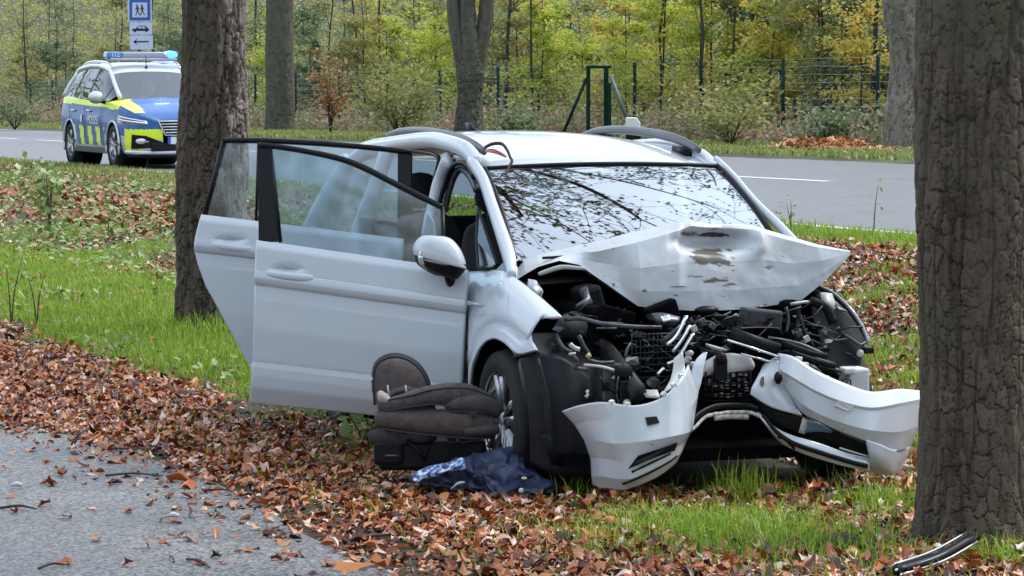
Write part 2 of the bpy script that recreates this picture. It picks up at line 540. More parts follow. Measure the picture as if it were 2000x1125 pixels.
# ------------------------------------------------------------------ bark trees
def bark_mat(name, plate, crack, moss=None, scale=14, light=None):
    m, n, l, b = newmat(name)
    at = n.new('ShaderNodeAttribute'); at.attribute_name = 'bark'
    tc = n.new('ShaderNodeTexCoord')
    no = n.new('ShaderNodeTexNoise'); no.inputs['Scale'].default_value = scale; no.inputs['Detail'].default_value = 8; no.inputs['Roughness'].default_value = .7
    mp = n.new('ShaderNodeMapping'); mp.inputs['Scale'].default_value = (1, 1, .35)
    l.new(tc.outputs['Object'], mp.inputs['Vector']); l.new(mp.outputs['Vector'], no.inputs['Vector'])
    r = n.new('ShaderNodeValToRGB'); e = r.color_ramp.elements; e[0].position = .3; e[1].position = .72
    e[0].color = (*[c * .6 for c in plate], 1); e[1].color = (*[c * 1.35 for c in plate], 1)
    l.new(no.outputs['Fac'], r.inputs['Fac'])
    x = n.new('ShaderNodeMix'); x.data_type = 'RGBA'; x.inputs[6].default_value = (*crack, 1)
    l.new(at.outputs['Fac'], x.inputs[0]); l.new(r.outputs['Color'], x.inputs[7])
    src = x.outputs[2]
    if moss:
        n2 = n.new('ShaderNodeTexNoise'); n2.inputs['Scale'].default_value = 2.2; n2.inputs['Detail'].default_value = 6
        l.new(tc.outputs['Object'], n2.inputs['Vector'])
        r2 = n.new('ShaderNodeValToRGB'); r2.color_ramp.elements[0].position = .45; r2.color_ramp.elements[1].position = .7
        l.new(n2.outputs['Fac'], r2.inputs['Fac'])
        x2 = n.new('ShaderNodeMix'); x2.data_type = 'RGBA'; x2.inputs[7].default_value = (*moss, 1)
        ml = n.new('ShaderNodeMath'); ml.operation = 'MULTIPLY'; ml.inputs[1].default_value = .6
        l.new(r2.outputs['Color'], ml.inputs[0]); l.new(ml.outputs[0], x2.inputs[0]); l.new(src, x2.inputs[6]); src = x2.outputs[2]
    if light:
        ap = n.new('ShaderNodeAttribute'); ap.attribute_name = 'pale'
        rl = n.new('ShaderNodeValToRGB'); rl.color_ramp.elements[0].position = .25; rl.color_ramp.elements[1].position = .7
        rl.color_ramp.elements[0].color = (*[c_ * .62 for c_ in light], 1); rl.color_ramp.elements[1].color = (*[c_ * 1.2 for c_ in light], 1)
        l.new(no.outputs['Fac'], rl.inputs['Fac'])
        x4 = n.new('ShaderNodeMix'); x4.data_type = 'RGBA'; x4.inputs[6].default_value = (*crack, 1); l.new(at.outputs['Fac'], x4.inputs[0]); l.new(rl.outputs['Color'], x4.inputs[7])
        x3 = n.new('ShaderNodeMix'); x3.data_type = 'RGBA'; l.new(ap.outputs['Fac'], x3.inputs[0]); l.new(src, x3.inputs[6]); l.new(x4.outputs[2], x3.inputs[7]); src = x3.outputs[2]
    l.new(src, b.inputs['Base Color']); b.inputs['Roughness'].default_value = .85
    u = n.new('ShaderNodeBump'); u.inputs['Strength'].default_value = .7; u.inputs['Distance'].default_value = .012
    n3 = n.new('ShaderNodeTexNoise'); n3.inputs['Scale'].default_value = 45; n3.inputs['Detail'].default_value = 5
    mp3 = n.new('ShaderNodeMapping'); mp3.inputs['Scale'].default_value = (1, 1, .5)
    l.new(tc.outputs['Object'], mp3.inputs['Vector']); l.new(mp3.outputs['Vector'], n3.inputs['Vector'])
    l.new(n3.outputs['Fac'], u.inputs['Height']); l.new(u.outputs['Normal'], b.inputs['Normal'])
    return m

def bark_trunk(path, mat, parent, nu, nv, cw, ch, depth, seed, plate_var=.6, name='trunk', lump=.03, width=.10, warp=1.0, pale=None, fissure=1.0):
    """path rows: x, y, z, radius (local); a trunk whose bark plates stand proud of the cracks between them"""
    P = spline(np.asarray(path, float), 40)
    s = np.linspace(0, len(P) - 1, nv); P = np.array([np.interp(s, np.arange(len(P)), P[:, k]) for k in range(4)]).T
    a = np.linspace(0, 2 * np.pi, nu, endpoint=False)
    A, Z = np.meshgrid(a, P[:, 2], indexing='xy')
    R = np.repeat(P[:, 3][:, None], nu, 1)
    pos = np.stack([np.cos(A) * R * 3, np.sin(A) * R * 3, Z], -1)
    w1, w2 = fbm(pos * 3.0, seed, 4), fbm(pos * 3.0 + 40, seed + 9, 4)
    w3, w4 = fbm(pos * 11.0, seed + 3, 4), fbm(pos * 11.0 + 17, seed + 31, 4)
    per = max(4, int(round(2 * np.pi * float(P[:, 3].mean()) / cw)))
    u = A / (2 * np.pi) * per + (w1 * 2.6 + w3 * 1.1) * warp
    v = Z / ch + (w2 * 2.6 + w4 * 1.0) * warp
    f1, f2, val = cells(u, v, seed, per)
    g1, g2, v2 = cells(u * 2 + .5 * w4, v * 2.3 + 5 + .6 * w3, seed + 50, per * 2)
    thick = width * np.clip(1 + 2.6 * fbm(pos * 5, seed + 60, 3), .25, 2.6)
    crack = np.clip((f2 - f1) / thick, 0, 1); crack = crack * crack * (3 - 2 * crack)
    some = np.clip(.5 + 3.0 * fbm(pos * 2.6, seed + 71, 3), 0, 1)
    fine = 1 - (1 - np.clip((g2 - g1) / (thick * 1.1), 0, 1)) * some * .75
    deep = np.clip(fbm(pos * 2.4, seed + 20, 3) * 3.2 + .8, .06, 1.4)
    both = np.minimum(crack, fine)
    d = depth * deep * (both - 1) + depth * plate_var * (val - .5) * 1.3 + depth * .4 * (v2 - .5) * some + depth * 1.1 * w3 - depth * .5 * np.clip(f1 - .25, 0, 1)
    fs = fbm(np.stack([np.cos(A) * R * 9, np.sin(A) * R * 9, Z * .9], -1), seed + 80, 4)
    fis = np.exp(-(fs / .022) ** 2)
    both = np.minimum(both, 1 - .8 * fis); d = d - depth * .9 * fis * fissure
    low = fbm(np.stack([np.cos(A), np.sin(A), Z * .8], -1) * 1.3, seed + 5, 3) * lump * 2
    RR = R * (1 + low) + d
    V = np.stack([P[:, 0][:, None] + np.cos(A) * RR, P[:, 1][:, None] + np.sin(A) * RR, np.repeat(P[:, 2][:, None], nu, 1)], -1)
    Fc = grid_faces(nv, nu, True)
    o = mesh(name, V.reshape(-1, 3), Fc, mat, parent)
    at = o.data.attributes.new('bark', 'FLOAT', 'POINT')
    at.data.foreach_set('value', np.clip((1 - (1 - both) * np.clip(deep + .15, 0, 1)) * (.62 + .38 * val), 0, 1).astype(np.float32).ravel())
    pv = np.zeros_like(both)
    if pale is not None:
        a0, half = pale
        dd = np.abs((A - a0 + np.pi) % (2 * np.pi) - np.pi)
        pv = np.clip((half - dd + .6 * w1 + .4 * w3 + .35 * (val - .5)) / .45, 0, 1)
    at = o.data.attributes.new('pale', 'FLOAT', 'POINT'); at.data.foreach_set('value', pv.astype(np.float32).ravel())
    return o

def crown(parent, base, seed, mat, lmat, spread=5.0, levels=4, leaf_n=3, limb_r=.13, tilt=(.35, .85), leafsize=.10, extra=()):
    r = random.Random(seed)
    mb = MB(); leaves = []
    def grow(p, d, length, rad, lev):
        n = 5 if lev < 2 else 4
        pts, rr = [p], [rad]; q = np.array(p, float); dd = np.array(d, float)
        for k in range(n):
            dd = dd + np.array([r.gauss(0, .16), r.gauss(0, .16), r.gauss(0.02, .12) - (.06 if lev > 1 else 0)]); dd /= np.linalg.norm(dd)
            q = q + dd * length / n; pts.append(q.copy()); rr.append(rad * (1 - .75 * (k + 1) / n) + .002)
        mb.tube(pts, rr, seg=6 if lev < 2 else 3, cap=False)
        if lev >= levels:
            for k in range(leaf_n): leaves.append((pts[r.randint(1, n)], r.random()))
            return
        kids = (5, 5, 5, 4)[min(lev, 3)]
        for k in range(kids):
            i = r.randint(max(1, n // 2 - 1), n)
            ang = r.uniform(0, 2 * math.pi); side = np.array([math.cos(ang), math.sin(ang), r.uniform(-.3, .5)])
            nd = dd * r.uniform(.3, .9) + side * r.uniform(.5, .9); nd /= np.linalg.norm(nd)
            grow(pts[i], nd, length * r.uniform(.42, .66), max(.003, rr[i] * .6), lev + 1)
    for k in range(5):
        a = k * 2 * math.pi / 5 + r.uniform(-.4, .4); t = r.uniform(*tilt)
        grow(np.array(base), np.array([math.cos(a) * t, math.sin(a) * t, 1.0 - t * .5]), spread, limb_r, 0)
    for d_ in extra:
        grow(np.array(base), np.array(d_) / np.linalg.norm(d_), spread * 1.45, limb_r, 0)
    mb.build('branches', mat, parent)
    if leaves:
        c = np.array([p for p, _ in leaves]); n = len(c)
        leaf_cards('leaves', c, leafsize, lmat, parent, np.random.default_rng(seed), flat=.6)

def leaf_cards(name, c, size, mat, parent, g, flat=.5, aspect=.62, link_it=True, cheap=False):
    """one folded four-point leaf per centre"""
    n = len(c)
    az = g.uniform(0, 2 * np.pi, n); tilt = g.normal(0, flat, n); roll = g.normal(0, flat, n)
    L = size * g.uniform(.65, 1.3, n); W = L * aspect
    d = np.stack([np.cos(az) * np.cos(tilt), np.sin(az) * np.cos(tilt), np.sin(tilt)], 1)
    sd = np.stack([-np.sin(az), np.cos(az), np.zeros(n)], 1)
    up = np.cross(d, sd); s2 = sd * np.cos(roll)[:, None] + up * np.sin(roll)[:, None]; u2 = np.cross(d, s2)
    a = c - d * L[:, None] * .5; b = c + d * L[:, None] * .5
    m = c - u2 * (W * .12)[:, None]
    l1 = c + s2 * (W * .5)[:, None] - d * L[:, None] * .08; r1 = c - s2 * (W * .5)[:, None] - d * L[:, None] * .08
    V = np.stack([a, l1, b, r1, m], 1).reshape(-1, 3)
    k = np.arange(n)[:, None] * 5
    Fc = np.concatenate([k + np.array([[0, 4, 1]]), k + np.array([[1, 4, 2]]), k + np.array([[2, 4, 3]]), k + np.array([[3, 4, 0]])], 1).reshape(-1, 3)
    if cheap:
        Fc = np.concatenate([k + np.array([[0, 1, 2]]), k + np.array([[0, 2, 3]])], 1).reshape(-1, 3)
    return mesh(name, V, Fc, mat, parent, True, link_it=link_it)

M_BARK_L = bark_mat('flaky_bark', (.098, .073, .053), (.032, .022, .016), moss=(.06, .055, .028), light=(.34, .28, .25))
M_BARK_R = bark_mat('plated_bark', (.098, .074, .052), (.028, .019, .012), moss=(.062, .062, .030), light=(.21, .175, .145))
M_BARK_FAR = bark_mat('smooth_grey_bark', (.085, .078, .06), (.045, .04, .03), moss=(.06, .075, .025), scale=6)
M_TWIG = pmat('twig_bark', (.05, .042, .035), .85, var=.3)
M_CROWN = leafmat('crown_leaves', [(0, (.10, .12, .03)), (.5, (.22, .17, .05)), (1, (.30, .15, .05))])

GRP_ROW = 'big roadside trees'
def tree_at(px, d): x = (px - 1000) / F_PX * d; return x, d, float(ground_z(x, d))
# tree behind the open doors
x, y, z = tree_at(412, 23.2)
t1 = thing('roadside_tree', 'big tree with flaking bark, directly behind the open rear door of the wrecked car', 'tree', (x, y, z - .05), 0, GRP_ROW)
s = 6000 / 23.2
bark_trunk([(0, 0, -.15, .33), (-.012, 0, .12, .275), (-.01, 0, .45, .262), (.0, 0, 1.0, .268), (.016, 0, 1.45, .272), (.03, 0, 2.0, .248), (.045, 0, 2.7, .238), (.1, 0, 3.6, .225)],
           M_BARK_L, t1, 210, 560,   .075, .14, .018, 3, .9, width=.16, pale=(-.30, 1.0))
MB().tube([(.1, 0, 3.5), (.14, .05, 4.6), (.2, .0, 5.6)], [.222, .2, .17], 14).build('upper_trunk', M_TWIG, t1)
crown(t1, (.2, 0, 5.3), 12, M_TWIG, M_CROWN, spread=4.6, leaf_n=7, tilt=(.6, 1.0), extra=((.75, -.62, .16), (.85, -.28, .30), (.5, -.75, .32)))
# tree the car struck
x, y, z = tree_at(1912, 12.75)
t2 = thing('roadside_tree', 'thick tree with cracked plated bark, standing right in front of the torn bumper', 'tree', (x, y, z - .05), 0, GRP_ROW)
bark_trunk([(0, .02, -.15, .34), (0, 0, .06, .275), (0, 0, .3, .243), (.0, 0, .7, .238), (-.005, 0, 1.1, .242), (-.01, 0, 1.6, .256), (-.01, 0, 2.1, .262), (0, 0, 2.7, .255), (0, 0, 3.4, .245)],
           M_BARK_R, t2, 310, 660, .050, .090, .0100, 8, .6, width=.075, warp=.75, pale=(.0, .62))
MB().tube([(0, 0, 3.3), (.05, .05, 4.4), (.1, .0, 5.4)], [.245, .22, .19], 14).build('upper_trunk', M_TWIG, t2)
crown(t2, (.1, 0, 5.2), 31, M_TWIG, M_CROWN, spread=3.4, leaf_n=2)

# far row beyond the road
x, y, z = tree_at(547, 105)
t3 = thing('roadside_tree', 'straight grey trunk beyond the road, above the open rear door', 'tree', (x, y, z - .1), 0, GRP_ROW)
bark_trunk([(0, 0, -.3, .62), (0, 0, .3, .53), (.02, 0, 1.5, .50), (0, 0, 3.0, .49), (.05, 0, 6, .45), (.1, 0, 9, .36)], M_BARK_FAR, t3, 80, 260, .3, .6, .02, 4, .2)
crown(t3, (.1, 0, 8.9), 44, M_TWIG, M_CROWN, spread=5, levels=3, leaf_n=9, limb_r=.2, leafsize=.2)
x, y, z = tree_at(917, 87)
t4 = thing('roadside_tree', 'forked grey tree with three rising limbs, beyond the road above the car roof', 'tree', (x, y, z - .1), 0, GRP_ROW)
bark_trunk([(0, 0, -.3, .55), (-.02, 0, .3, .45), (0, 0, 1.2, .36), (.03, 0, 2.0, .40), (.03, 0, 2.55, .36)], M_BARK_FAR, t4, 70, 140, .25, .4, .035, 5, .4, lump=.07)
bark_trunk([(-.10, 0, 1.9, .26), (-.26, 0, 2.7, .23), (-.42, .05, 3.6, .21), (-.5, .1, 5.2, .18), (-.9, .1, 8.5, .08)], M_BARK_FAR, t4, 40, 80, .25, .5, .02, 6, .3, 'limb', .04)
bark_trunk([(.02, -.1, 2.0, .30), (.03, -.12, 2.7, .27), (-.03, -.1, 3.5, .23), (-.05, 0, 5.2, .2), (0, 0, 9, .08)], M_BARK_FAR, t4, 40, 80, .25, .5, .03, 7, .3, 'limb', .06)
bark_trunk([(.16, 0, 1.9, .25), (.30, 0, 2.7, .23), (.45, .05, 3.5, .23), (.6, .1, 5.2, .2), (1.1, .1, 8.8, .08)], M_BARK_FAR, t4, 40, 80, .25, .5, .02, 9, .3, 'limb', .04)
crown(t4, (0, 0, 7.6), 45, M_TWIG, M_CROWN, spread=4.5, levels=3, leaf_n=9, limb_r=.12, leafsize=.2)
x, y, z = tree_at(1762, 64)
t5 = thing('roadside_tree', 'pale grey trunk beyond the road, half hidden behind the struck tree', 'tree', (x, y, z - .1), 0, GRP_ROW)
bark_trunk([(0, 0, -.3, .56), (0, 0, .25, .45), (.05, 0, 1.2, .38), (.06, 0, 2.2, .36), (-.02, 0, 3.1, .42), (-.1, 0, 5, .4), (-.1, 0, 8, .33)],
           bark_mat('pale_bark', (.22, .19, .155), (.05, .045, .035), moss=(.10, .10, .05), scale=3), t5, 110, 220, .2, .5, .03, 14, .3, lump=.06)

crown(t5, (-.1, 0, 7.9), 46, M_TWIG, M_CROWN, spread=4.5, levels=3, leaf_n=9, limb_r=.18, leafsize=.2)

# ------------------------------------------------------------------ the fence along the wood
M_FENCE = pmat('dark_green_fence_steel', (.004, .022, .016), .8, var=.2, spec=.15)
M_WIRE = pmat('galvanised_wire', (.17, .175, .17), .7, spec=.2)
def fence_pt(t, n=21.1):
    x, y = xy(t, n); return np.array([x, y, float(road_z(t)) + .1])
tf = 45.5
fence = thing('fence', 'long dark green wire mesh fence along the edge of the wood', 'fence', fence_pt(tf))
FB = fence_pt(tf)
pt = [26, 30.9, 35.8, 40.6, 45.5, 50.3, 54.6, 65.0, 70.2, 75.4, 80.6, 85.8, 91, 96, 101, 106, 111, 116, 121, 126, 131]
for t in pt:
    b = fence_pt(t) - FB
    MB().tube([b + [0, 0, -.2], b + [0, 0, 2.02]], .050, 6).build('post', M_FENCE, fence)
for k in range(11):
    z = .08 + k * .19
    MB().tube([fence_pt(t) - FB + [0, 0, z + (.02 * math.sin(t * 1.7 + k) if k else 0)] for t in np.linspace(26, 131, 60)], .008, 3, cap=False).build('wire', M_WIRE, fence)
mb = MB()
for t in np.arange(26, 131, .5):
    b = fence_pt(t) - FB
    mb.tube([b + [0, 0, .08], b + [0, 0, 1.98]], .005, 3, cap=False)
tag(mb.build('upright_wires', M_WIRE, fence), kind='stuff')
# gate frame with braces
gd = 76.0
gl, gr = wpt(1152, 262, gd), wpt(1186, 262, gd)
gz = float(road_z(49)) + .1
gate = thing('fence_gate', 'tall dark green gate frame with slanting braces in the wire fence', 'gate', (gl[0], gd, gz))
def gpt(px, py, d=gd): return wpt(px, py, d) - np.array([gl[0], gd, gz])
for px, w in ((1149, .05), (1184, .06)):
    p = gpt(px, 130); MB().box((p[0], 0, p[2] / 2 - .1), (w * 2, .1, p[2] + .2)).build('gate_post', M_FENCE, gate, False)
p, q = gpt(1149, 131), gpt(1190, 131)
MB().box(((p[0] + q[0]) / 2, 0, p[2]), (q[0] - p[0] + .1, .09, .07)).build('top_bar', M_FENCE, gate, False)
p = gpt(1190, 170); MB().box((p[0], -.12, p[2] / 2), (.09, .07, p[2] + .2)).build('gate_post', M_FENCE, gate, False)
M_BRACE = pmat('weathered_green_brace', (.06, .12, .11), .5, var=.2)
MB().tube([gpt(1146, 152), gpt(1100, 252) + [0, 0, -.1]], .04, 8).build('brace', M_FENCE, gate)
MB().tube([gpt(1192, 148) + [0, -.12, 0], gpt(1236, 240) + [0, -.1, -.3]], .045, 8).build('brace', M_BRACE, gate)
for z in (.35, .75, 1.15, 1.5):
    MB().tube([gpt(1149, 131) * [1, 1, 0] + [0, 0, z], gpt(1184, 131) * [1, 1, 0] + [0, 0, z]], .012, 4).build('gate_bar', M_WIRE, gate)

# ------------------------------------------------------------------ the wood behind
LM = [leafmat('yellow_green_leaves', [(0, (0.236, 0.307, 0.047)), (0.4, (0.425, 0.496, 0.071)), (0.8, (0.614, 0.614, 0.106)), (1, (0.732, 0.543, 0.094))], trans=.5, clump=1.2),
      leafmat('olive_leaves', [(0, (0.142, 0.165, 0.059)), (0.5, (0.307, 0.307, 0.1)), (0.85, (0.472, 0.401, 0.13)), (1, (0.519, 0.33, 0.118))], trans=.45, clump=1.2),
      leafmat('dark_green_leaves', [(0, (.08, .12, .055)), (.6, (.16, .22, .10)), (1, (.28, .31, .14))], trans=.4, clump=1.2),
      leafmat('golden_leaves', [(0, (0.26, 0.271, 0.059)), (0.4, (0.543, 0.472, 0.094)), (0.8, (0.684, 0.472, 0.106)), (1, (0.614, 0.319, 0.083))], trans=.5, clump=1.2),
      leafmat('rusty_leaves', [(0, (.20, .10, .035)), (.5, (.34, .15, .05)), (1, (.42, .22, .08))], trans=.3)]
M_STEM = pmat('sapling_bark', (.035, .03, .026), .85, var=.35, scale=4)

def sapling_meshes(kind, seed, h, rad, n_leaf, z0):
    r = random.Random(seed); g = np.random.default_rng(seed)
    mb = MB()
    p = [np.array([0, 0, -.2])]; lean = r.uniform(-.06, .06)
    for k in range(7):
        p.append(p[-1] + np.array([lean + r.gauss(0, .05), r.gauss(0, .05), h / 7]))
    rr = np.linspace(.032 + .002 * h, .008, 8)
    mb.tube(p, rr, 6, cap=False)
    cl = []
    nb = int(16 + h * 3)
    for k in range(nb):
        f = r.uniform(.06, .97); i = min(6, int(f * 7)); b = p[i] + (p[i + 1] - p[i]) * (f * 7 - i)
        a = r.uniform(0, 2 * math.pi); ln = rad * (1.05 - .55 * f) * r.uniform(.6, 1.15)
        e = b + np.array([math.cos(a) * ln, math.sin(a) * ln, r.uniform(.05, .75) * ln])
        m = (b + e) / 2 + np.array([0, 0, .12 * ln])
        mb.tube([b, m, e], [.016, .011, .004], 3, cap=False)
        if e[2] > z0:
            for w in (.45, .65, .85, 1.0):
                cl.append((b + (e - b) * w + np.array([0, 0, .1 * ln * (1 - w)]), ln))
    tmp = mb.build('trunk', M_STEM); me_t = tmp.data; bpy.data.objects.remove(tmp)
    cl_c = np.array([c for c, _ in cl]); cl_r = np.array([l for _, l in cl])
    # more leaves low, where the wood is looked into
    wgt = np.where(cl_c[:, 2] < 5.0, 1.0, .25); wgt /= wgt.sum()
    pick = g.choice(len(cl), n_leaf, p=wgt)
    c = cl_c[pick] + g.normal(0, 1, (n_leaf, 3)) * np.array([.30, .30, .17]) * (cl_r[pick] * .55 + .15)[:, None]
    me_l = leaf_cards('crown', c, .165, LM[kind], None, g, cheap=True, flat=.5, link_it=False)
    return me_t, me_l

KIND = [('young tree with bright yellow green leaves', 0), ('young olive green tree', 1), ('dark green young tree', 2), ('young tree with golden autumn leaves', 3)]
protos = {}
for kname, k in KIND:
    protos[k] = [sapling_meshes(k, 100 + k * 10 + v, 6.0 + v, 1.35 + .2 * v, 3600, .35) for v in range(3)]

def put_sapling(px, d, kind, v, sc, label, rz):
    x = (px - 1000) / F_PX * d
    t, n = tn(x, d)
    o = thing('young_tree', label, 'tree', (x, d, float(road_z(t)) + .05), rz, 'young trees at the edge of the wood')
    o.scale = (sc, sc, sc)
    for nm, me in zip(('trunk', 'crown'), protos[kind][v]): link(nm, me, o)
    return o
def depth_at(px, n):
    a = (px - 1000) / F_PX
    return (n + N0[0] * NN[0] + N0[1] * NN[1]) / (a * NN[0] + NN[1])
rs = random.Random(5)
spots = []
# px, rows behind the fence, kinds as seen along the wood
front = [(-40, 1), (45, 1), (120, 2), (200, 1), (270, 1), (330, 2), (400, 1), (470, 1), (520, 0), (600, 2), (660, 2), (705, 1), (770, 0), (815, 0), (860, 0), (905, 0), (965, 2), (1010, 1),
         (1050, 0), (1100, 0), (1140, 0), (1190, 3), (1235, 0), (1275, 0), (1330, 3), (1385, 0), (1440, 3), (1480, 0), (1530, 3), (1580, 1), (1640, 2), (1690, 3), (1740, 1), (1850, 0), (1960, 1)]
for i, (px, k) in enumerate(front):
    spots.append((px + rs.uniform(-12, 12), 22.4 + rs.uniform(0, 2.2), k, rs.uniform(.62, .9)))
for i in range(30):
    px = -60 + i * 70 + rs.uniform(-25, 25)
    k = rs.choice([1, 1, 2, 2]) if px < 720 else rs.choice([0, 1, 3, 0, 2, 1])
    spots.append((px, rs.uniform(25.5, 29), k, rs.uniform(.8, 1.15)))
names = {0: 'yellow green', 1: 'olive', 2: 'dark green', 3: 'golden'}
marks = [(60, 'left of the police car'), (150, 'over the rear of the police car'), (250, 'just left of the road sign'), (345, 'just right of the road sign'), (430, 'behind the left tree trunk'), (515, 'left of the straight grey trunk'), (600, 'just right of the straight grey trunk'),
         (690, 'above the rusty bush'), (790, 'over the yellow green bush'), (880, 'just left of the forked tree'), (960, 'just right of the forked tree'), (1060, 'over the fence post left of the gate'), (1145, 'just left of the gate'), (1215, 'behind the gate'), (1300, 'right of the gate brace'), (1390, 'left of the light green bush'), (1480, 'over the light green bush'), (1580, 'right of the light green bush'), (1660, 'over the bluish bush'), (1730, 'left against the pale trunk'), (9999, 'behind the thick struck tree')]
used = {}
for i, (px, n, k, sc) in enumerate(spots):
    ref = next(m for lim, m in marks if px < lim)
    row = 'by the fence' if n < 23.4 else ('in the second row' if n < 25 else ('in the third row' if n < 27 else 'deep in the wood'))
    size = sc * (6 + i % 3); lab = f'{names[k]} young tree {row}, {ref}'
    o = put_sapling(px, depth_at(px, n), k, i % 3, sc, lab, rs.uniform(0, 6.28))
    if lab in used:
        q, s0 = used[lab]; o['label'], q['label'] = (('taller ', 'shorter ') if size > s0 else ('shorter ', 'taller '))[0] + lab, ('shorter ' if size > s0 else 'taller ') + lab
    used[lab] = (o, size)
# slim dark trunks standing in the wood
slim = {}
for i, px in enumerate([55, 95, 150, 232, 300, 505, 640, 668, 700, 740, 985, 1040, 1290, 1372, 1385, 1432, 1462, 1475, 1500, 1548, 1570, 1608, 1645, 1700]):
    d = depth_at(px, 22.6 + (i * 37 % 40) / 10)
    x = (px - 1000) / F_PX * d; t, n = tn(x, d)
    o = thing('slim_tree', 'slim dark trunk among leaves, ' + next(m for lim, m in marks if px < lim), 'tree', (x, d, float(road_z(t)) - .1), 0, 'slim trunks in the wood')
    slim.setdefault(o['label'], []).append(o)
    h = 7.0; ln = rs.uniform(-.35, .35); r0 = rs.uniform(.045, .095)
    pts = [(ln * f + rs.gauss(0, .04), rs.gauss(0, .04), h * f) for f in np.linspace(0, 1, 8)]
    MB().tube(pts, np.linspace(r0, r0 * .4, 8), 6, cap=False).build('trunk', M_STEM, o)
    mb = MB()
    for b in range(7):
        f = rs.uniform(.15, .9); i0 = int(f * 7); p = np.array(pts[i0]); a = rs.uniform(0, 6.28); l = rs.uniform(.5, 1.3)
        mb.tube([p, p + [math.cos(a) * l * .6, math.sin(a) * l * .6, l * .5], p + [math.cos(a) * l, math.sin(a) * l, l * 1.1]], [.018, .012, .004], 3, cap=False)
    mb.build('branch', M_STEM, o)
for lab, os_ in slim.items():
    os_.sort(key=lambda o: o.location.x / o.location.y)
    if len(os_) > 1:
        for o, w_ in zip(os_, ('left', 'right') if len(os_) == 2 else ('left', 'middle', 'right')):
            o['label'] = f"{w_} of {'two' if len(os_) == 2 else 'three'} " + lab.replace('trunk', 'trunks')
# the closed wood further in: one mass nobody could count
g = np.random.default_rng(77)
def wood_mass(name, n, n_lo, n_hi, z_hi, size, mat, seed, t_lo=8, t_hi=170):
    g = np.random.default_rng(seed)
    cc = np.stack([g.uniform(t_lo, t_hi, 900), g.uniform(n_lo, n_hi, 900), g.uniform(.2, z_hi, 900)], 1)
    k = g.integers(0, 900, n)
    c = cc[k] + g.normal(0, 1, (n, 3)) * np.array([.8, .7, .28])
    x, y = xy(c[:, 0], c[:, 1])
    o = leaf_cards(name, np.stack([x, y, road_z(c[:, 0]) + np.abs(c[:, 2])], 1), size, mat, None, g, flat=.5, cheap=True)
    return tag(o, kind='stuff')
wood_mass('deep_wood_foliage', 36000, 28, 36, 6.5, .2, LM[1], 71)
wood_mass('deep_wood_foliage', 30000, 30, 42, 7.5, .22, LM[2], 72)
wood_mass('deep_wood_foliage', 6000, 27, 34, 6.0, .19, LM[0], 73, 8, 75)
wood_mass('deep_wood_foliage', 9000, 26, 32, 6.0, .19, LM[3], 75, 8, 60)
wood_mass('deep_wood_foliage', 26000, 27, 40, 8.0, .24, LM[1], 76, 110, 330)
wood_mass('far_wood_foliage', 36000, 38, 46, 12, .36, LM[1], 74, 0, 330)
tag(sheet('wood_backdrop_hill', np.stack([np.stack([*xy(np.linspace(-60, 900, 60), np.full(60, nn)), road_z(np.linspace(-60, 900, 60)) + zz], -1) for nn, zz in ((44, -.3), (50, 3), (56, 8), (66, 14), (90, 20))], 1),
          pmat('wooded_slope', (.045, .038, .022), .95, var=.6, scale=.6)), kind='structure')

# brambles and dry weeds along the foot of the fence
M_BRAM = leafmat('bramble_leaves', [(0, (.12, .15, .07)), (.4, (.24, .25, .12)), (.65, (.33, .21, .14)), (1, (.36, .15, .10))], trans=.35, clump=.9)
g = np.random.default_rng(21)
n = 52000
T = g.uniform(20, 140, n); Nn = 19.3 + np.abs(g.normal(0, 1.3, n)); hz = np.abs(g.normal(0, .46, n)) * np.clip(.45 + (Nn - 19.3) * .5, 0, 1.15) * (1.1 + 1.2 * fbm(np.stack([T * .35, Nn * 0, Nn * 0], -1), 5))
x, y = xy(T, Nn)
tag(leaf_cards('bramble_undergrowth', np.stack([x, y, road_z(T) + .05 + np.abs(hz)], 1), .13, M_BRAM, None, g, flat=.6, cheap=True), kind='stuff')
mb_pts = []
# single bushes in front of the fence
def bush(px, d, kind, h, rad, n, label, seed):
    g = np.random.default_rng(seed)
    x = (px - 1000) / F_PX * d; t, nn = tn(x, d)
    o = thing('bush', label, 'bush', (x, d, float(road_z(t)) + .02), 0, 'bushes along the fence')
    mb = MB(); cl = []
    for k in range(14):
        a = g.uniform(0, 6.28); e = np.array([math.cos(a) * rad * g.uniform(.3, 1), math.sin(a) * rad * g.uniform(.3, 1), h * g.uniform(.45, 1)])
        mb.tube([(0, 0, 0), e * [.35, .35, .55], e], [.02, .012, .004], 3, cap=False)
        cl += [e, e * [.7, .7, .75], e * [.5, .5, .5]]
    mb.build('stems', M_STEM, o)
    cl = np.array(cl); c = cl[g.integers(0, len(cl), n)] + g.normal(0, 1, (n, 3)) * [.24, .24, .15]
    c[:, 2] = np.abs(c[:, 2])
    leaf_cards('foliage', c, .15, LM[kind], o, g, flat=.5)
bush(646, 96, 4, 2.6, .45, 520, 'tall rusty orange bush right of the straight grey trunk', 1)
bush(1425, 70, 1, 1.45, 1.1, 1100, 'light green bush by the fence right of the white delineator post', 2)
bush(1610, 69, 2, 1.0, .7, 500, 'bluish green low bush just left of the pale trunk', 3)
bush(780, 86, 1, 2.2, 1.3, 1500, 'yellow green bush in front of the fence left of the forked tree', 4)
bush(30, 118, 2, 1.7, 1.5, 900, 'grey green bush at the left edge behind the police car', 5)
bush(1000, 80, 2, .9, .8, 500, 'low dark bush right of the forked tree foot', 6)
bush(1700, 70, 2, 1.0, .6, 420, 'low green bush against the left flank of the pale trunk', 7)

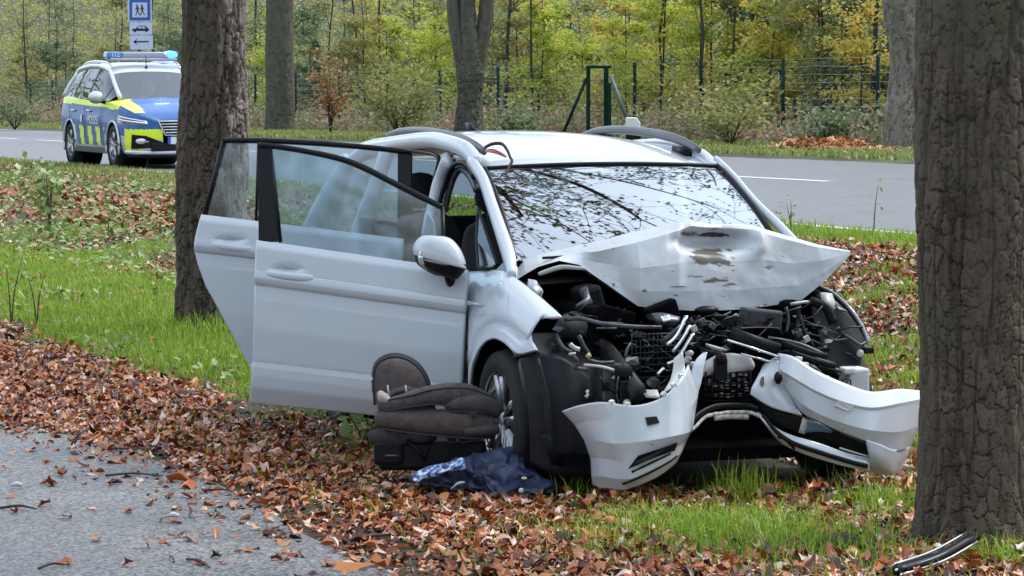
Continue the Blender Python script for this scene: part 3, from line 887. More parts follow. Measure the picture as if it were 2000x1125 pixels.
# unseen wood, added to keep low sky off upright paint, behind the photographer and left of the lot (it is what the panes and the white paint mirror)
def behind_mass(name, n, x0, x1, y0, y1, z1, size, mat, seed):
    g = np.random.default_rng(seed)
    cc = np.stack([g.uniform(x0, x1, 700), g.uniform(y0, y1, 700), g.uniform(.3, 1, 700) ** .8 * z1], 1)
    c = cc[g.integers(0, 700, n)] + g.normal(0, 1, (n, 3)) * np.array([1.0, 1.0, .7])
    c[:, 2] = np.abs(c[:, 2])
    tag(leaf_cards(name, c, size, mat, None, g, flat=.5, cheap=True), kind='stuff')
behind_mass('unseen_wood_behind_lot', 50000, -46, 46, -26, -9, 16.5, .48, LM[2], 81)
behind_mass('unseen_wood_behind_lot', 90000, -34, -20, -14, 12, 19, .19, LM[1], 82)
behind_mass('unseen_wood_behind_lot', 9000, -48, -34, -18, 20, 15, .5, LM[2], 85)
g = np.random.default_rng(83)
mb = MB()
for k in range(46):
    x, y = g.uniform(-46, 46), g.uniform(-28, -7)
    mb.tube([(x, y, -.3), (x + g.normal(0, .3), y, 6), (x + g.normal(0, .8), y, 15)], [.3, .22, .06], 7, cap=False)
tag(mb.build('unseen_wood_trunks', M_STEM), kind='stuff')

behind_mass('unseen_wood_left_of_road', 14000, -64, -30, 40, 112, 13, .6, LM[1], 84)  # unseen wood, added so the police car's side windows mirror less sky
# ================================================================== GROUND COVER
def in_view(x, y, m=.02):
    return (np.abs(x) < (1 / 6 + m) * y + 1.5) & (y > 10.2)
def clear_spot(x, y):
    return (((x + .07) / .31) ** 2 + ((y - 13.92) / .17) ** 2 < 1) | (((x + .51) / .33) ** 2 + ((y - 14.38) / .2) ** 2 < 1)
def under_car(x, y):
    p = (np.stack([x, y, 0 * x], -1) - CAR) @ RC.T
    return (p[..., 0] > -3.6) & (p[..., 0] < .35) & (np.abs(p[..., 1]) < .8) | clear_spot(x, y)

def scatter(n, t0, t1, n0, n1, g):
    T = g.uniform(t0, t1, n); N = g.uniform(n0, n1, n); x, y = xy(T, N)
    k = in_view(x, y); return T[k], N[k], x[k], y[k]

# green patches among the leaves near the camera: (t, n, radius, strength)
PATCH = [(-10.45, -6.62, .62, 1.0), (-10.9, -6.5, .40, .9), (-10.0, -6.75, .35, .6), (-8.72, -5.72, .16, 1.0), (-8.6, -5.45, .15, .5), (-8.55, -6.5, .14, .7), (-9.0, -6.62, .10, .5), (-9.9, -5.55, .3, .9), (-10.2, -5.75, .22, .6),
         (-11.4, -5.85, .22, .8), (-6.9, -7.08, .18, .4), (-9.9, -7.3, .14, .3), (-5.2, -3.0, .6, .75), (-7.2, -4.3, .4, .7), (-3.3, -1.9, .7, .8), (-8.2, -4.6, .35, .6), (-4.2, -2.3, .3, .7), (-6.3, -3.4, .3, .7), (-2.2, -1.4, .5, .7), (-9.3, -6.05, .3, .35), (-11.0, -6.9, .25, .5), (-10.75, -7.35, .18, .4)]
def patch_w(T, N):
    w = np.zeros_like(T)
    for (t, n, r, s) in PATCH:
        w = np.maximum(w, s * np.exp(-(((T - t) ** 2) + (N - n) ** 2) / (r * r)))
    return w
def P3(T, N): return np.stack([T, N, 0 * T], -1)

def grass_w(T, N):
    """how thick the grass stands, 0..1"""
    nz = fbm(P3(T * 1.1, N * 1.1), 50, 4)
    lawn = np.clip((T + 5.6) / 1.2, 0, 1) * np.clip((-4.1 - N + .9 * nz + .02 * (T > 8)) / .5, 0, 1) * np.clip((N + 7.35 + .8 * nz) / .35, 0, 1) * np.clip((15 - T) / 3, 0, 1) * np.clip(.95 + 1.2 * nz, .25, 1)
    verge = np.clip((N + np.where(T < 6, 1.05, 1.55) + 1.2 * nz) / .4, 0, 1) * (N < -.03) * np.where(T > 8, .5 + nz, 1.0)
    weedy = .75 * np.clip((T - 3) / 2, 0, 1) * (N > -4.6) * (N < -1) * np.clip(.6 + 2 * nz, 0, 1)
    near = patch_w(T, N) * np.clip(.9 + 1.6 * fbm(P3(T * 3, N * 3), 8, 3), .2, 1.2)
    thin = (.05 + .16 * np.clip(nz * 2.5, 0, 1)) * (N > -8.0)
    return np.maximum.reduce([lawn, verge, weedy, near, thin]) * (N > -8.25)

def blades(name, T, N, x, y, h, w, mat, g, z=None, lean=.45):
    n = len(x)
    if z is None: z = ground_z(x, y)
    az = g.uniform(0, 2 * np.pi, n); L = h * g.uniform(.5, 1.3, n); W = w * g.uniform(.6, 1.3, n)
    ln = np.abs(g.normal(0, lean, n)) + .08
    dx, dy = np.cos(az), np.sin(az)
    fa = az + g.normal(np.pi / 2, .6, n); sx, sy = np.cos(fa) * W / 2, np.sin(fa) * W / 2
    b = np.stack([x, y, z - .01], 1)
    sd = np.stack([sx, sy, 0 * sx], 1)
    m = b + np.stack([dx * L * ln * .35, dy * L * ln * .35, L * .55], 1)
    tip = b + np.stack([dx * L * ln, dy * L * ln, L * np.clip(1 - ln * .45, .25, 1)], 1)
    V = np.stack([b - sd, b + sd, m + sd * .8, m - sd * .8, tip], 1).reshape(-1, 3)
    k = np.arange(n)[:, None] * 5
    Fc = np.concatenate([k + [[0, 1, 2]], k + [[0, 2, 3]], k + [[3, 2, 4]]], 1).reshape(-1, 3)
    return tag(mesh(name, V, Fc, mat), kind='stuff')

M_GRASS = leafmat('fresh_grass', [(0, (.11, .20, .012)), (.35, (.20, .34, .02)), (.75, (.32, .46, .035)), (.93, (.44, .48, .07)), (1, (.50, .41, .16))], rough=.5, trans=.35)
M_GRASS2 = leafmat('verge_grass', [(0, (.11, .16, .03)), (.5, (.22, .28, .055)), (.82, (.32, .34, .10)), (1, (.42, .30, .14))], rough=.5, trans=.3)

g = np.random.default_rng(41)
T, N, x, y = scatter(390000, -6.5, 16, -8.2, -.05, g)
wt = grass_w(T, N); far = np.clip(20 / y, .35, 1)
k = (g.random(len(T)) < wt * far) & ~under_car(x, y)
T, N, x, y, wt = T[k], N[k], x[k], y[k], wt[k]
hh = .085 * (0.7 + 1.1 * np.clip(fbm(P3(T * .9, N * .9), 60, 3) + .35, 0, 1)) * np.clip(wt * 1.4, .6, 1) + .13 * np.exp(-((T - .05) ** 2 + (N + 6.0) ** 2) / .35)
blades('lawn_grass', T, N, x, y, hh, .0075, M_GRASS, g)
T, N, x, y = scatter(300000, -13, -5.2, -8.3, -.05, g)
wt = grass_w(T, N)
k = (g.random(len(T)) < wt * 1.0) & ~under_car(x, y)
T, N, x, y, wt = T[k], N[k], x[k], y[k], wt[k]
hh = .075 + .05 * np.clip(patch_w(T, N), 0, 1)
blades('grass_among_leaves', T, N, x, y, hh, .0058, M_GRASS, g, lean=.6)
# tall tufts under the bumper
c = []
for (px, py, r, nb, h) in [(1445, 955, .07, 90, .2), (1470, 960, .05, 40, .14), (1160, 950, .13, 60, .12), (1130, 955, .09, 40, .12), (1560, 935, .18, 40, .16), (1330, 945, .2, 30, .08), (1060, 905, .12, 50, .16), (430, 655, .3, 160, .2), (460, 700, .3, 120, .18), (1650, 940, .2, 40, .12)]:
    d = ray(px, py); p = EYEV + d * (.03 - EYE) / d[2]
    c.append(np.column_stack([g.normal(p[0], r, nb), g.normal(p[1], r, nb), np.full(nb, h)]))
c = np.concatenate(c)
blades('grass_tufts', None, None, c[:, 0], c[:, 1], c[:, 2], .007, M_GRASS, g, lean=.4)
# verges left, along and beyond the road
T, N, x, y = scatter(90000, 14, 60, -2.6, -.03, g)
k = g.random(len(T)) < np.clip(.35 + 1.4 * fbm(P3(T * .5, N * .8), 9, 3) + .5 * (N > -1.0), 0, 1)
blades('roadside_grass', T[k], N[k], x[k], y[k], .10, .014, M_GRASS2, g)
T, N, x, y = scatter(115000, 20, 150, 14.02, 20.3, g)
k = g.random(len(T)) < .75
blades('far_verge_grass', T[k], N[k], x[k], y[k], .14, .045, M_GRASS2, g, z=road_z(T[k]) + .03)

# ------------------------------------------------------------------ fallen leaves
def leaf_templates(g, kinds=9, m=11):
    out = []
    for k in range(kinds):
        a = np.linspace(0, 2 * np.pi, m, endpoint=False) + g.normal(0, .05, m)
        lob = (1, .62, .9, .55, .85, .5, .5, .85, .55, .9, .62) if k % 3 else (1, .8, .62, .58, .55, .5, .5, .55, .58, .62, .8)
        if m == 7: lob = (1, .66, .86, .5, .5, .86, .66) if k % 2 else (1, .7, .6, .55, .55, .6, .7)
        r = np.array(lob) * g.uniform(.82, 1.18, m) * .5
        asp = g.uniform(.6, .85)
        P = np.stack([r * np.cos(a), r * np.sin(a) * asp, np.zeros(m)], 1)
        curl, fold = g.uniform(-1.1, 1.6), g.uniform(.2, 1.3)
        P[:, 2] = curl * P[:, 0] ** 2 + fold * np.abs(P[:, 1]) + g.normal(0, .045, m)
        c = np.array([[0, 0, g.normal(0, .02)]])
        out.append(np.concatenate([c, P]))
    Fc = np.array([[0, 1 + i, 1 + (i + 1) % m] for i in range(m)])
    return np.array(out), Fc

def scatter_leaves(name, x, y, z, size, mat, g, tilt=.24, m=11):
    n = len(x); tpl, Fc = leaf_templates(g, 9, m)
    V = tpl[g.integers(0, len(tpl), n)] * (size * np.clip(g.lognormal(-.05, .28, n), .45, 1.4))[:, None, None]
    az, tx, ty = g.uniform(0, 2 * np.pi, n), g.normal(0, tilt, n), g.normal(0, tilt, n)
    flip = np.where(g.random(n) < .4, -1, 1)
    V[:, :, 2] *= flip[:, None]
    def rot(V, a, i, j):
        c, s = np.cos(a)[:, None], np.sin(a)[:, None]; U = V.copy()
        U[:, :, i] = V[:, :, i] * c - V[:, :, j] * s; U[:, :, j] = V[:, :, i] * s + V[:, :, j] * c; return U
    V = rot(rot(rot(V, tx, 1, 2), ty, 0, 2), az, 0, 1)
    lift = -V[:, :, 2].min(1)
    V = V + np.stack([x, y, z + lift * .75], 1)[:, None, :]
    m = V.shape[1]
    F2 = (np.arange(n)[:, None, None] * m + Fc[None]).reshape(-1, 3)
    return mesh(name, V.reshape(-1, 3), F2, mat, smooth=False)

STOPS = [(0, (.030, .012, .009)), (.18, (.085, .024, .014)), (.38, (.25, .055, .018)), (.58, (.41, .115, .030)), (.76, (.50, .21, .075)), (.9, (.55, .36, .27)), (.96, (.66, .54, .46)), (1, (.55, .24, .04))]
M_LEAF = leafmat('fallen_leaf', STOPS, rough=.36, trans=.12)
M_LEAF_O = leafmat('orange_fallen_leaf', [(0, (.20, .06, .02)), (.5, (.42, .15, .04)), (1, (.52, .28, .10))], rough=.5, trans=.15)

def leaf_w(T, N):
    nz = fbm(P3(T * .8, N * .8), 90, 4); n2 = fbm(P3(T * 2.5, N * 2.5), 91, 3)
    rim_ = -8.06 - .50 * np.clip((T + 7) / 2, 0, 1)
    lot = np.where(N < rim_, .75 * np.exp((N - rim_ - .10 * n2) / .10) + .12 * np.exp((N - rim_) / .55) + .005, 0)
    band = np.clip((N - rim_) / .12, 0, 1) * np.clip((-7.05 - N + .9 * nz) / .35, 0, 1)
    front = np.clip((-5.2 - T) / 1.0, 0, 1) * np.clip((N - rim_) / .12, 0, 1) * np.clip(1.15 - .95 * patch_w(T, N) + .8 * n2, .06, 1) * np.where(N > -.95 + nz, .15, 1) * np.where(N < -7.05, 1, .62)
    lawn = np.where((T > -5.4) & (N > -7.6) & (N < -4), .030 + .12 * np.clip(n2 * 2, 0, 1), 0)
    left = np.where((T > 3) & (N > -4.9) & (N < -.6), np.clip(.16 + 1.9 * nz, .02, .6), 0)
    right = np.where((T > -6) & (T <= 3) & (N > -4.9) & (N < -.7), np.clip(.8 + 1.5 * nz - .4 * patch_w(T, N), .15, .95), 0)
    return np.maximum.reduce([lot, band, front, lawn, left, right])

g = np.random.default_rng(303)
T, N, x, y = scatter(150000, -13.2, 34, -12, -.05, g)
wt = leaf_w(T, N)
k = (g.random(len(T)) < wt * np.clip(24 / y, .5, 1)) & ~under_car(x, y)
T, N, x, y = T[k], N[k], x[k], y[k]
print('leaves', len(x))
sz = np.where(T > 6, .082, .072)
tag(scatter_leaves('fallen_leaves', x, y, ground_z(x, y) + .004 + g.random(len(x)) * .028 * (N > -8.0), sz, M_LEAF, g), kind='stuff')
# second layer fills the thick drift along the lot and the foreground
T, N, x, y = scatter(400000, -13.2, 8, -8.7, -.8, g)
wt = leaf_w(T, N) * ((N > -8.7) & (N < -6.9) | (T < -5.6) | (N > -5) & (T < 1.5))
k = (g.random(len(T)) < wt * np.where(N > -5, .28, .55)) & (~under_car(x, y) | clear_spot(x, y))
T, N, x, y = T[k], N[k], x[k], y[k]
print('drift', len(x))
tag(scatter_leaves('leaf_drift', x, y, ground_z(x, y) + .002, .060, M_LEAF, g, .2, 7), kind='stuff')
# orange heap at the foot of the pale trunk and a dark one left of the white car
n = 900; T = g.normal(35.1, .75, n); N = g.normal(17.2, .4, n); x, y = xy(T, N)
tag(scatter_leaves('orange_leaf_heap', x, y, road_z(T) + .08 + .2 * np.exp(-((T - 35.6) ** 2) / .6) * g.random(n), .2, M_LEAF_O, g), kind='stuff')
n = 1500; T = g.normal(16.5, 3.2, n); N = g.normal(-2.6, .45, n); x, y = xy(T, N)
k = in_view(x, y)
tag(scatter_leaves('red_leaf_drift', x[k], y[k], ground_z(x[k], y[k]) + .02, .17, leafmat('red_fallen_leaf', [(0, (.12, .03, .02)), (.5, (.27, .075, .035)), (1, (.36, .16, .09))], trans=.1), g), kind='stuff')

# broad low weeds on the bank at the left
M_WEED = leafmat('broad_weed_leaves', [(0, (.10, .17, .035)), (.5, (.21, .32, .08)), (.85, (.34, .42, .17)), (1, (.36, .29, .09))], rough=.45, trans=.25)
T, N, x, y = scatter(15000, 2, 32, -5.0, -1.4, g)
k = g.random(len(T)) < np.clip(.4 + 2.2 * fbm(P3(T * .7, N * 1.0), 33, 3), 0, 1)
tag(leaf_cards('broad_weeds', np.stack([x[k], y[k], ground_z(x[k], y[k]) + g.uniform(.02, .13, k.sum())], 1), .075, M_WEED, None, g, flat=.35, aspect=.75), kind='stuff')
T, N, x, y = scatter(5200, -5, 12, -7.6, -4.6, g)
k = g.random(len(T)) < np.clip(.05 + 1.3 * fbm(P3(T * 1.3, N * 1.3), 35, 3), 0, 1)
tag(leaf_cards('lawn_weeds', np.stack([x[k], y[k], ground_z(x[k], y[k]) + g.uniform(.03, .10, k.sum())], 1), .07, M_WEED, None, g, flat=.4, aspect=.6), kind='stuff')

# single plants one can point at
M_PLANTSTEM = pmat('plant_stem', (.07, .075, .03), .7, var=.2)
def weed_plant(px, py, h, n, lsz, label, seed, lean=.15, spread=.12, stems=3, mat=None):
    g = np.random.default_rng(seed); d = ray(px, py)
    tt = np.linspace(8, 60, 3000); P = EYEV + tt[:, None] * d
    i = int(np.argmax(P[:, 2] < ground_z(P[:, 0], P[:, 1]))); p = P[i]
    o = thing('weed_plant', label, 'plant', (p[0], p[1], p[2] - .01), 0, 'single weeds on the grass')
    mb = MB(); cl = []
    for s in range(stems):
        e = np.array([g.normal(0, lean) * h, g.normal(0, lean) * h, h * g.uniform(.75, 1.05)])
        pts = [(0, 0, 0), e * [.3, .3, .5], e]; mb.tube(pts, [.006 * h / .6 + .002, .005 * h / .6 + .001, .002], 4, smooth=4)
        cl += [e * [.3, .3, .5] * w for w in (.6, 1)] + [e * w for w in (.7, .85, 1)]
    mb.build('stem', M_PLANTSTEM, o)
    cl = np.array(cl)
    leaf_cards('foliage', cl[g.integers(0, len(cl), n)] + g.normal(0, 1, (n, 3)) * [spread, spread, spread * .8], lsz, mat or M_WEED, o, g, flat=.6, aspect=.7)
weed_plant(98, 468, .95, 150, .11, 'tall leafy weed on the bank below the police car rear wheel', 1, .10, .13, 5)
weed_plant(212, 470, .42, 24, .11, 'small yellowing weed on the leafy bank between lawn and police car', 2)
weed_plant(22, 640, .58, 16, .05, 'thin dark dry stem at the left rim of the lawn', 3, .1, .05, 2)
weed_plant(72, 636, .5, 14, .05, 'bent dry stem with a brown leaf at the left of the lawn', 4, .3, .05, 2)
weed_plant(708, 872, .20, 34, .085, 'low plant with broad green leaves beside the brown child seat', 5, .4, .06, 5)
weed_plant(650, 812, .13, 20, .06, 'tiny green plant under the lower edge of the white front door', 9, .4, .06, 4)
weed_plant(1706, 460, .50, 5, .05, 'thin bare stem standing at the road edge behind the car', 6, .08, .04, 1)
weed_plant(1545, 452, .26, 18, .05, 'wispy weed by the road edge next to the windscreen corner', 7, .2, .06, 4)
weed_plant(232, 700, .16, 40, .06, 'dark green rosette weed on the lawn near the leaf drift', 8, .5, .06, 6)

# leaves and twigs lying singly on the asphalt of the lot
def on_lot(px, py):
    d = ray(px, py); return EYEV + d * (.006 - EYE) / d[2]
g = np.random.default_rng(9)
for i, (px, py, s) in enumerate([(370, 952, .13), (345, 940, .10), (90, 905, .10), (20, 972, .09), (650, 1062, .10), (430, 1018, .08), (188, 1055, .10), (640, 1105, .15), (680, 1112, .14), (740, 1105, .12), (290, 1070, .09), (395, 1102, .12), (130, 1012, .07), (520, 985, .12), (470, 945, .10), (60, 880, .09), (250, 1000, .07), (560, 1050, .07)]):
    p = on_lot(px, py)
    o = scatter_leaves('fallen_leaf', np.zeros(1), np.zeros(1), np.zeros(1), s, M_LEAF_O if i in (6, 7, 8) else M_LEAF, g, .12)
    o.location = p
    if i in (7, 8): tag(o, ('large' if i == 7 else 'curled') + ' reddish leaf lying on the asphalt at the bottom edge of the photo', 'leaf', 'single leaves on the asphalt')
    else: tag(o, 'single dry brown leaf lying on the grey asphalt', 'leaf', 'single leaves on the asphalt')
M_STICK = pmat('dry_twig', (.05, .035, .028), .8, var=.3)
for i, (px, py, qx, qy, r) in enumerate([(205, 931, 318, 932, .006), (0, 995, 72, 997, .007), (75, 1113, 128, 1106, .006), (365, 1095, 410, 1112, .006), (1020 - 340, 1060, 770, 1050, .008), (400, 960, 470, 966, .005), (450, 880, 560, 890, .006), (190, 880, 300, 884, .005), (340, 1100, 330, 1090, .004)]):
    a, b = on_lot(px, py), on_lot(qx, qy)
    m = (a + b) / 2 + [0, .03, .008]
    o = MB().tube([a - a, m - a, b - a], [r, r * .9, r * .5], 6, smooth=5).build('twig', M_STICK)
    o.location = a + [0, 0, r]
    tag(o, ['long thin twig under the leaf drift on the asphalt', 'dark twig at the left edge of the asphalt', 'short twig at the bottom left of the asphalt', 'bent twig at the bottom edge of the asphalt', 'thick twig at the right of the asphalt among leaves', 'thin twig beside a red leaf on the asphalt', 'twig half buried along the leaf drift rim', 'thin twig at the upper rim of the asphalt', 'tiny twig near the bottom edge of the asphalt'][i], 'twig', 'twigs on the asphalt')
# ================================================================== THE WRECKED CAR
wreck = thing('wrecked_car', 'white minivan with crushed front, buckled hood and open doors, between two tree trunks', 'car', CAR, TH - math.pi / 2)
X_ = cpt
def S(px, py, y): return cpt(px, py, y, 'Y')
def grid_px(rows):
    """rows of (px, py, X)"""
    return np.array([[cpt(*p) for p in r] for r in rows])
def to_px(P):
    v = np.asarray(P) @ RC + CAR - EYEV
    f = np.array([0, math.cos(PITCH), -math.sin(PITCH)]); u = np.array([0, math.sin(PITCH), math.cos(PITCH)])
    w = v @ f
    return np.stack([1000 + F_PX * v[..., 0] / w, 562.5 - F_PX * (v @ u) / w], -1)
def on(P, px, py, lift=.006):
    """the point of surface P seen at px, py, lifted forward a little"""
    Q = to_px(P).reshape(-1, 2); k = np.argsort(((Q - [px, py]) ** 2).sum(1))[:4]
    return cpt(px, py, P.reshape(-1, 3)[k, 0].mean() + lift)
def crumple(P, amp, freq, seed, axis=0):
    Q = P.copy(); Q[..., axis] += amp * 2 * fbm(P * freq, seed, 4); return Q

# ---- roof, pillars, side frames
rx = [-.965, -1.15, -1.6, -2.2, -2.8, -3.25, -3.55]
zc = [1.492, 1.540, 1.600, 1.632, 1.625, 1.57, 1.49]
hw = [.60, .60, .60, .60, .59, .57, .54]
roof = np.array([[(x - (.05 * abs(k) ** 3 if i == 0 else 0), k * w, z - .045 * abs(k) ** 2.4) for k in np.linspace(-1, 1, 9)] for i, (x, z, w) in enumerate(zip(rx, zc, hw))])
solid(sheet('roof', refine(roof, 6, 3), WHITE, wreck), .02)
for sg in (-1, 1):
    A = [S(921, 316, -.665), S(944, 352, -.675), S(961, 402, -.70), S(978, 452, -.735), S(994, 502, -.765), S(1000, 540, -.80)]
    A = np.array(A) * [1, -sg, 1]
    mb = MB(); mb.tube(A, np.array([.035, .036, .038, .041, .043, .028]) * (1 if sg < 0 else .62), 12, .75, smooth=6)
    mb.build('front_pillar', WHITE, wreck)
    R = np.array([S(930, 318, -.655), S(905, 291, -.655), S(870, 278, -.655), S(830, 273, -.655)]) * [1, -sg, 1]
    R = np.concatenate([R, [(-2.6, .645 * sg, 1.56), (-3.1, .635 * sg, 1.52), (-3.5, .61 * sg, 1.42)]]) - np.array([0, .012 * sg, (.05 if sg > 0 else .006)])
    MB().tube(R, [.040, .044, .046, .048, .05, .05, .05], 12, 1.0, smooth=6).build('roof_side_rail', WHITE, wreck)
    # grey rack rail on top
    a = np.array([S(946, 296, -.585), S(925, 282, -.585), S(900, 271, -.585), S(865, 262, -.585), S(820, 256, -.585), S(780, 258, -.585), S(756, 265, -.585)]) * [1, -sg, 1]
    rr = MB().tube(a, [.020, .024, .026, .025, .024, .022, .014], 8, .8, smooth=6).build('roof_rail', GREYRAIL, wreck)
    MB().box(a[1] + [-.06, 0, -.045], (.20, .03, .05)).build('rail_foot', BLACK, rr); MB().box(a[-2] + [0.02, 0, -.04], (.16, .03, .05)).build('rail_foot', BLACK, rr)
    B = np.array([S(877, 312, -.68), S(861, 345, -.695), S(849, 390, -.725), S(841, 440, -.76), S(838, 520, -.80), S(838, 640, -.83), S(840, 760, -.83)]) * [1, -sg, 1]
    if sg < 0:
        MB().tube(B, [.05, .036, .036, .05, .06, .07, .08], 10, .8, smooth=5).build('middle_pillar', WHITE, wreck)
        # dark seals round the front and rear openings
        sl = [S(852, 420, -.745), S(866, 370, -.715), S(878, 335, -.69), S(893, 319, -.68), S(912, 322, -.675), S(926, 346, -.68)]
        MB().tube(sl, .014, 6, smooth=6).build('door_seal', BLACK, wreck)
        sl = [S(700, 285, -.65), S(760, 290, -.655), S(820, 296, -.66), S(850, 303, -.67), S(857, 315, -.675), S(848, 352, -.70)]
        MB().tube(sl, .012, 6, smooth=6).build('door_seal', BLACK, wreck)
        # trim inside the front opening, light grey
        sl = [S(868, 412, -.70), S(878, 370, -.68), S(889, 340, -.66), S(902, 330, -.65), S(920, 345, -.65), S(932, 372, -.66)]
        MB().tube(sl, .02, 6, smooth=6).build('pillar_trim', GREYMETAL, wreck)
    else:
        MB().tube(B, [.05, .04, .04, .05, .06, .07, .08], 10, .8, smooth=5).build('middle_pillar', WHITE, wreck)
    C = np.array([(-2.55, .66 * sg, 1.54), (-2.62, .72 * sg, 1.3), (-2.66, .80 * sg, 1.0)])
    MB().tube(C, [.05, .05, .07], 8, .7, smooth=4).build('rear_pillar', WHITE, wreck)
    D = np.array([(-3.42, .62 * sg, 1.46), (-3.52, .70 * sg, 1.25), (-3.58, .80 * sg, .98)])
    MB().tube(D, [.06, .08, .10], 8, .7, smooth=4).build('tail_pillar', WHITE, wreck)
# quarter pane at the pillar base, right side
q = [S(934, 408, -.715), S(971, 516, -.79), S(962, 525, -.80), S(934, 523, -.82), S(930, 470, -.77)]
MB().poly(q).build('quarter_glass', GLASS_D, wreck, False)
MB().tube([q[0], q[1], q[2], q[3], q[4], q[0]], .008, 6).build('quarter_seal', BLACK, wreck)
q2 = [p * [1, -1, 1] for p in q]
MB().poly(q2).build('quarter_glass', GLASS_D, wreck, False)

# ---- windscreen
kk, vv_ = np.meshgrid(np.linspace(-1, 1, 41), np.linspace(0, 1, 31))
_x = (-.31 + .15 * (1 - kk ** 2)) * (1 - vv_) + (-.985 + .035 * (1 - kk ** 2)) * vv_ + .016 * 4 * vv_ * (1 - vv_)
_z = 1.055 * (1 - vv_) + (1.470 + .018 * (1 - kk ** 2)) * vv_ + .024 * 4 * vv_ * (1 - vv_)
wsP = np.stack([_x, kk * (.70 * (1 - vv_) + .625 * vv_), _z], -1)
ws = sheet('windscreen', wsP, GLASS_W, wreck)
MB().tube(wsP[-1] + [0, 0, .004], .010, 6).tube(wsP[:, 0] + [0, -.006, .004], .013, 6).tube(wsP[:, -1] + [0, .006, .004], .013, 6).build('windscreen_seal', BLACK, wreck)
mb = MB()
for k in (-1, 1):
    pass
mb.tube([(-.10, -.30, 1.075), (-.13, .1, 1.085), (-.18, .55, 1.10)], .007, 5).tube([(-.16, -.62, 1.07), (-.13, -.2, 1.09)], .007, 5)
mb.build('wiper', BLACK, wreck)
MB().ball((-.92, .02, 1.42), (.02, .11, .035), 12, 6).build('rear_view_mirror', BLACK, wreck)
for k, (px, py) in enumerate([(1034, 494), (1040, 482), (1028, 486)]):
    pass

# ---- cabin
dash = np.array([[(x, y, z - .05 * abs(y)) for y in np.linspace(-.72, .72, 7)] for x, z in ((-.12, .98), (-.35, 1.0), (-.62, .985), (-.78, .9), (-.80, .6), (-.6, .35))])
sheet('dashboard', refine(dash, 4, 2), INTERIOR, wreck)
a = np.linspace(0, 2 * np.pi, 33)
tiltm = np.array([[math.cos(.45), 0, -math.sin(.45)], [0, 1, 0], [math.sin(.45), 0, math.cos(.45)]])
ring = np.stack([0 * a, .185 * np.cos(a), .185 * np.sin(a)], 1) @ tiltm.T
MB().tube(ring + [-.88, .37, .93], .016, 8, cap=False).tube([ring[0] + [-.88, .37, .93], ring[16] + [-.88, .37, .93]], .02, 6).build('steering_wheel', BLACK, wreck)
MB().box((-1.9, 0, .32), (3.3, 1.5, .04)).build('cabin_floor', INTERIOR, wreck, False)
def seat(x, y, name='front_seat'):
    o = MB().ball((x, y, .62), (.30, .25, .13), 14, 8).build('seat', SEATFAB, wreck)
    bk = [(x - .18, y, .62), (x - .30, y, .85), (x - .40, y, 1.12), (x - .41, y, 1.2)]
    MB().tube(bk, [.20, .235, .20, .10], 14, .42, up=(0, 1, 0), smooth=5).build('backrest', SEATFAB, o)
    MB().ball((x - .43, y, 1.31), (.05, .13, .10), 12, 8).build('headrest', SEATFAB, o)
    MB().tube([(x - .42, y - .06, 1.15), (x - .43, y - .06, 1.3)], .008, 5).tube([(x - .42, y + .06, 1.15), (x - .43, y + .06, 1.3)], .008, 5).build('headrest_post', GREYMETAL, o)
seat(-1.05, -.39); seat(-1.05, .39)
for yy in (-.5, 0, .5): seat(-2.05, yy)
MB().box((-2.75, 0, .78), (.10, 1.36, .75)).build('rear_bulkhead', INTERIOR, wreck, False, .02)
MB().box((-1.95, -.82, .27), (2.5, .14, .17)).build('sill', WHITE, wreck, False, .03)
MB().box((-1.72, -.80, .62), (.26, .08, .7)).build('middle_pillar_foot', WHITE, wreck, False, .03)
MB().box((-1.4, .0, .19), (3.9, 1.55, .06)).build('underbody', SHADE_BLACK, wreck, False)

# ---- far (left) side and tail
def side_rows(y0):
    xs = [-.45, -1.2, -2.0, -2.6, -3.2, -3.55, -3.68]
    return np.array([[(x, y0 * (1 if k < 4 else (.97 if k < 6 else .90)) * f, z + .02 * k) for k, x in enumerate(xs)] for z, f in ((.22, .94), (.36, 1.0), (.62, 1.01), (.84, .99), (.98, .93))])
sheet('side_panel', refine(side_rows(.905), 4, 3), WHITE, wreck, .02, 0)
for y0 in (.905, -.905):
    P = side_rows(y0)[:, 3:] if y0 < 0 else None
    if P is not None: sheet('rear_quarter_panel', refine(P, 4, 3), WHITE, wreck, .02, 0)
tail = np.array([[(-3.68 + .10 * (z > 1.0) + .22 * max(0, (z - 1.0)) + .06 * abs(k) ** 3, k * (.84 if z < 1.0 else .74 - .15 * (z - 1.0)), z) for k in np.linspace(-1, 1, 7)] for z in (.3, .5, .75, .98)])
sheet('tailgate', refine(tail, 3, 3), WHITE, wreck, .02, 0)
tg = np.array([[(-3.60 + .28 * (z - 1.0), k * (.76 - .28 * (z - 1.0)), z) for k in np.linspace(-1, 1, 5)] for z in (1.0, 1.25, 1.46)])
sheet('rear_window', refine(tg, 3, 2), GLASS_D, wreck)
for nm, q in (('side_window', [(-.62, .80, 1.03), (-.95, .69, 1.42), (-1.6, .68, 1.5), (-1.65, .79, 1.03)]), ('side_window', [(-1.75, .79, 1.03), (-1.70, .68, 1.5), (-2.5, .67, 1.5), (-2.58, .79, 1.03)]),
              ('side_window', [(-2.7, .79, 1.04), (-2.64, .67, 1.5), (-3.35, .64, 1.42), (-3.45, .76, 1.04)]), ('side_window', [(-2.7, -.79, 1.04), (-2.64, -.67, 1.5), (-3.35, -.64, 1.42), (-3.45, -.76, 1.04)])):
    MB().poly(q).build(nm, GLASS_D, wreck, False)
MB().tube([(-3.05, 0, 1.60), (-3.12, 0, 1.64), (-3.2, 0, 1.66)], [.04, .03, .006], 8, .5).build('roof_antenna', BLACK, wreck)

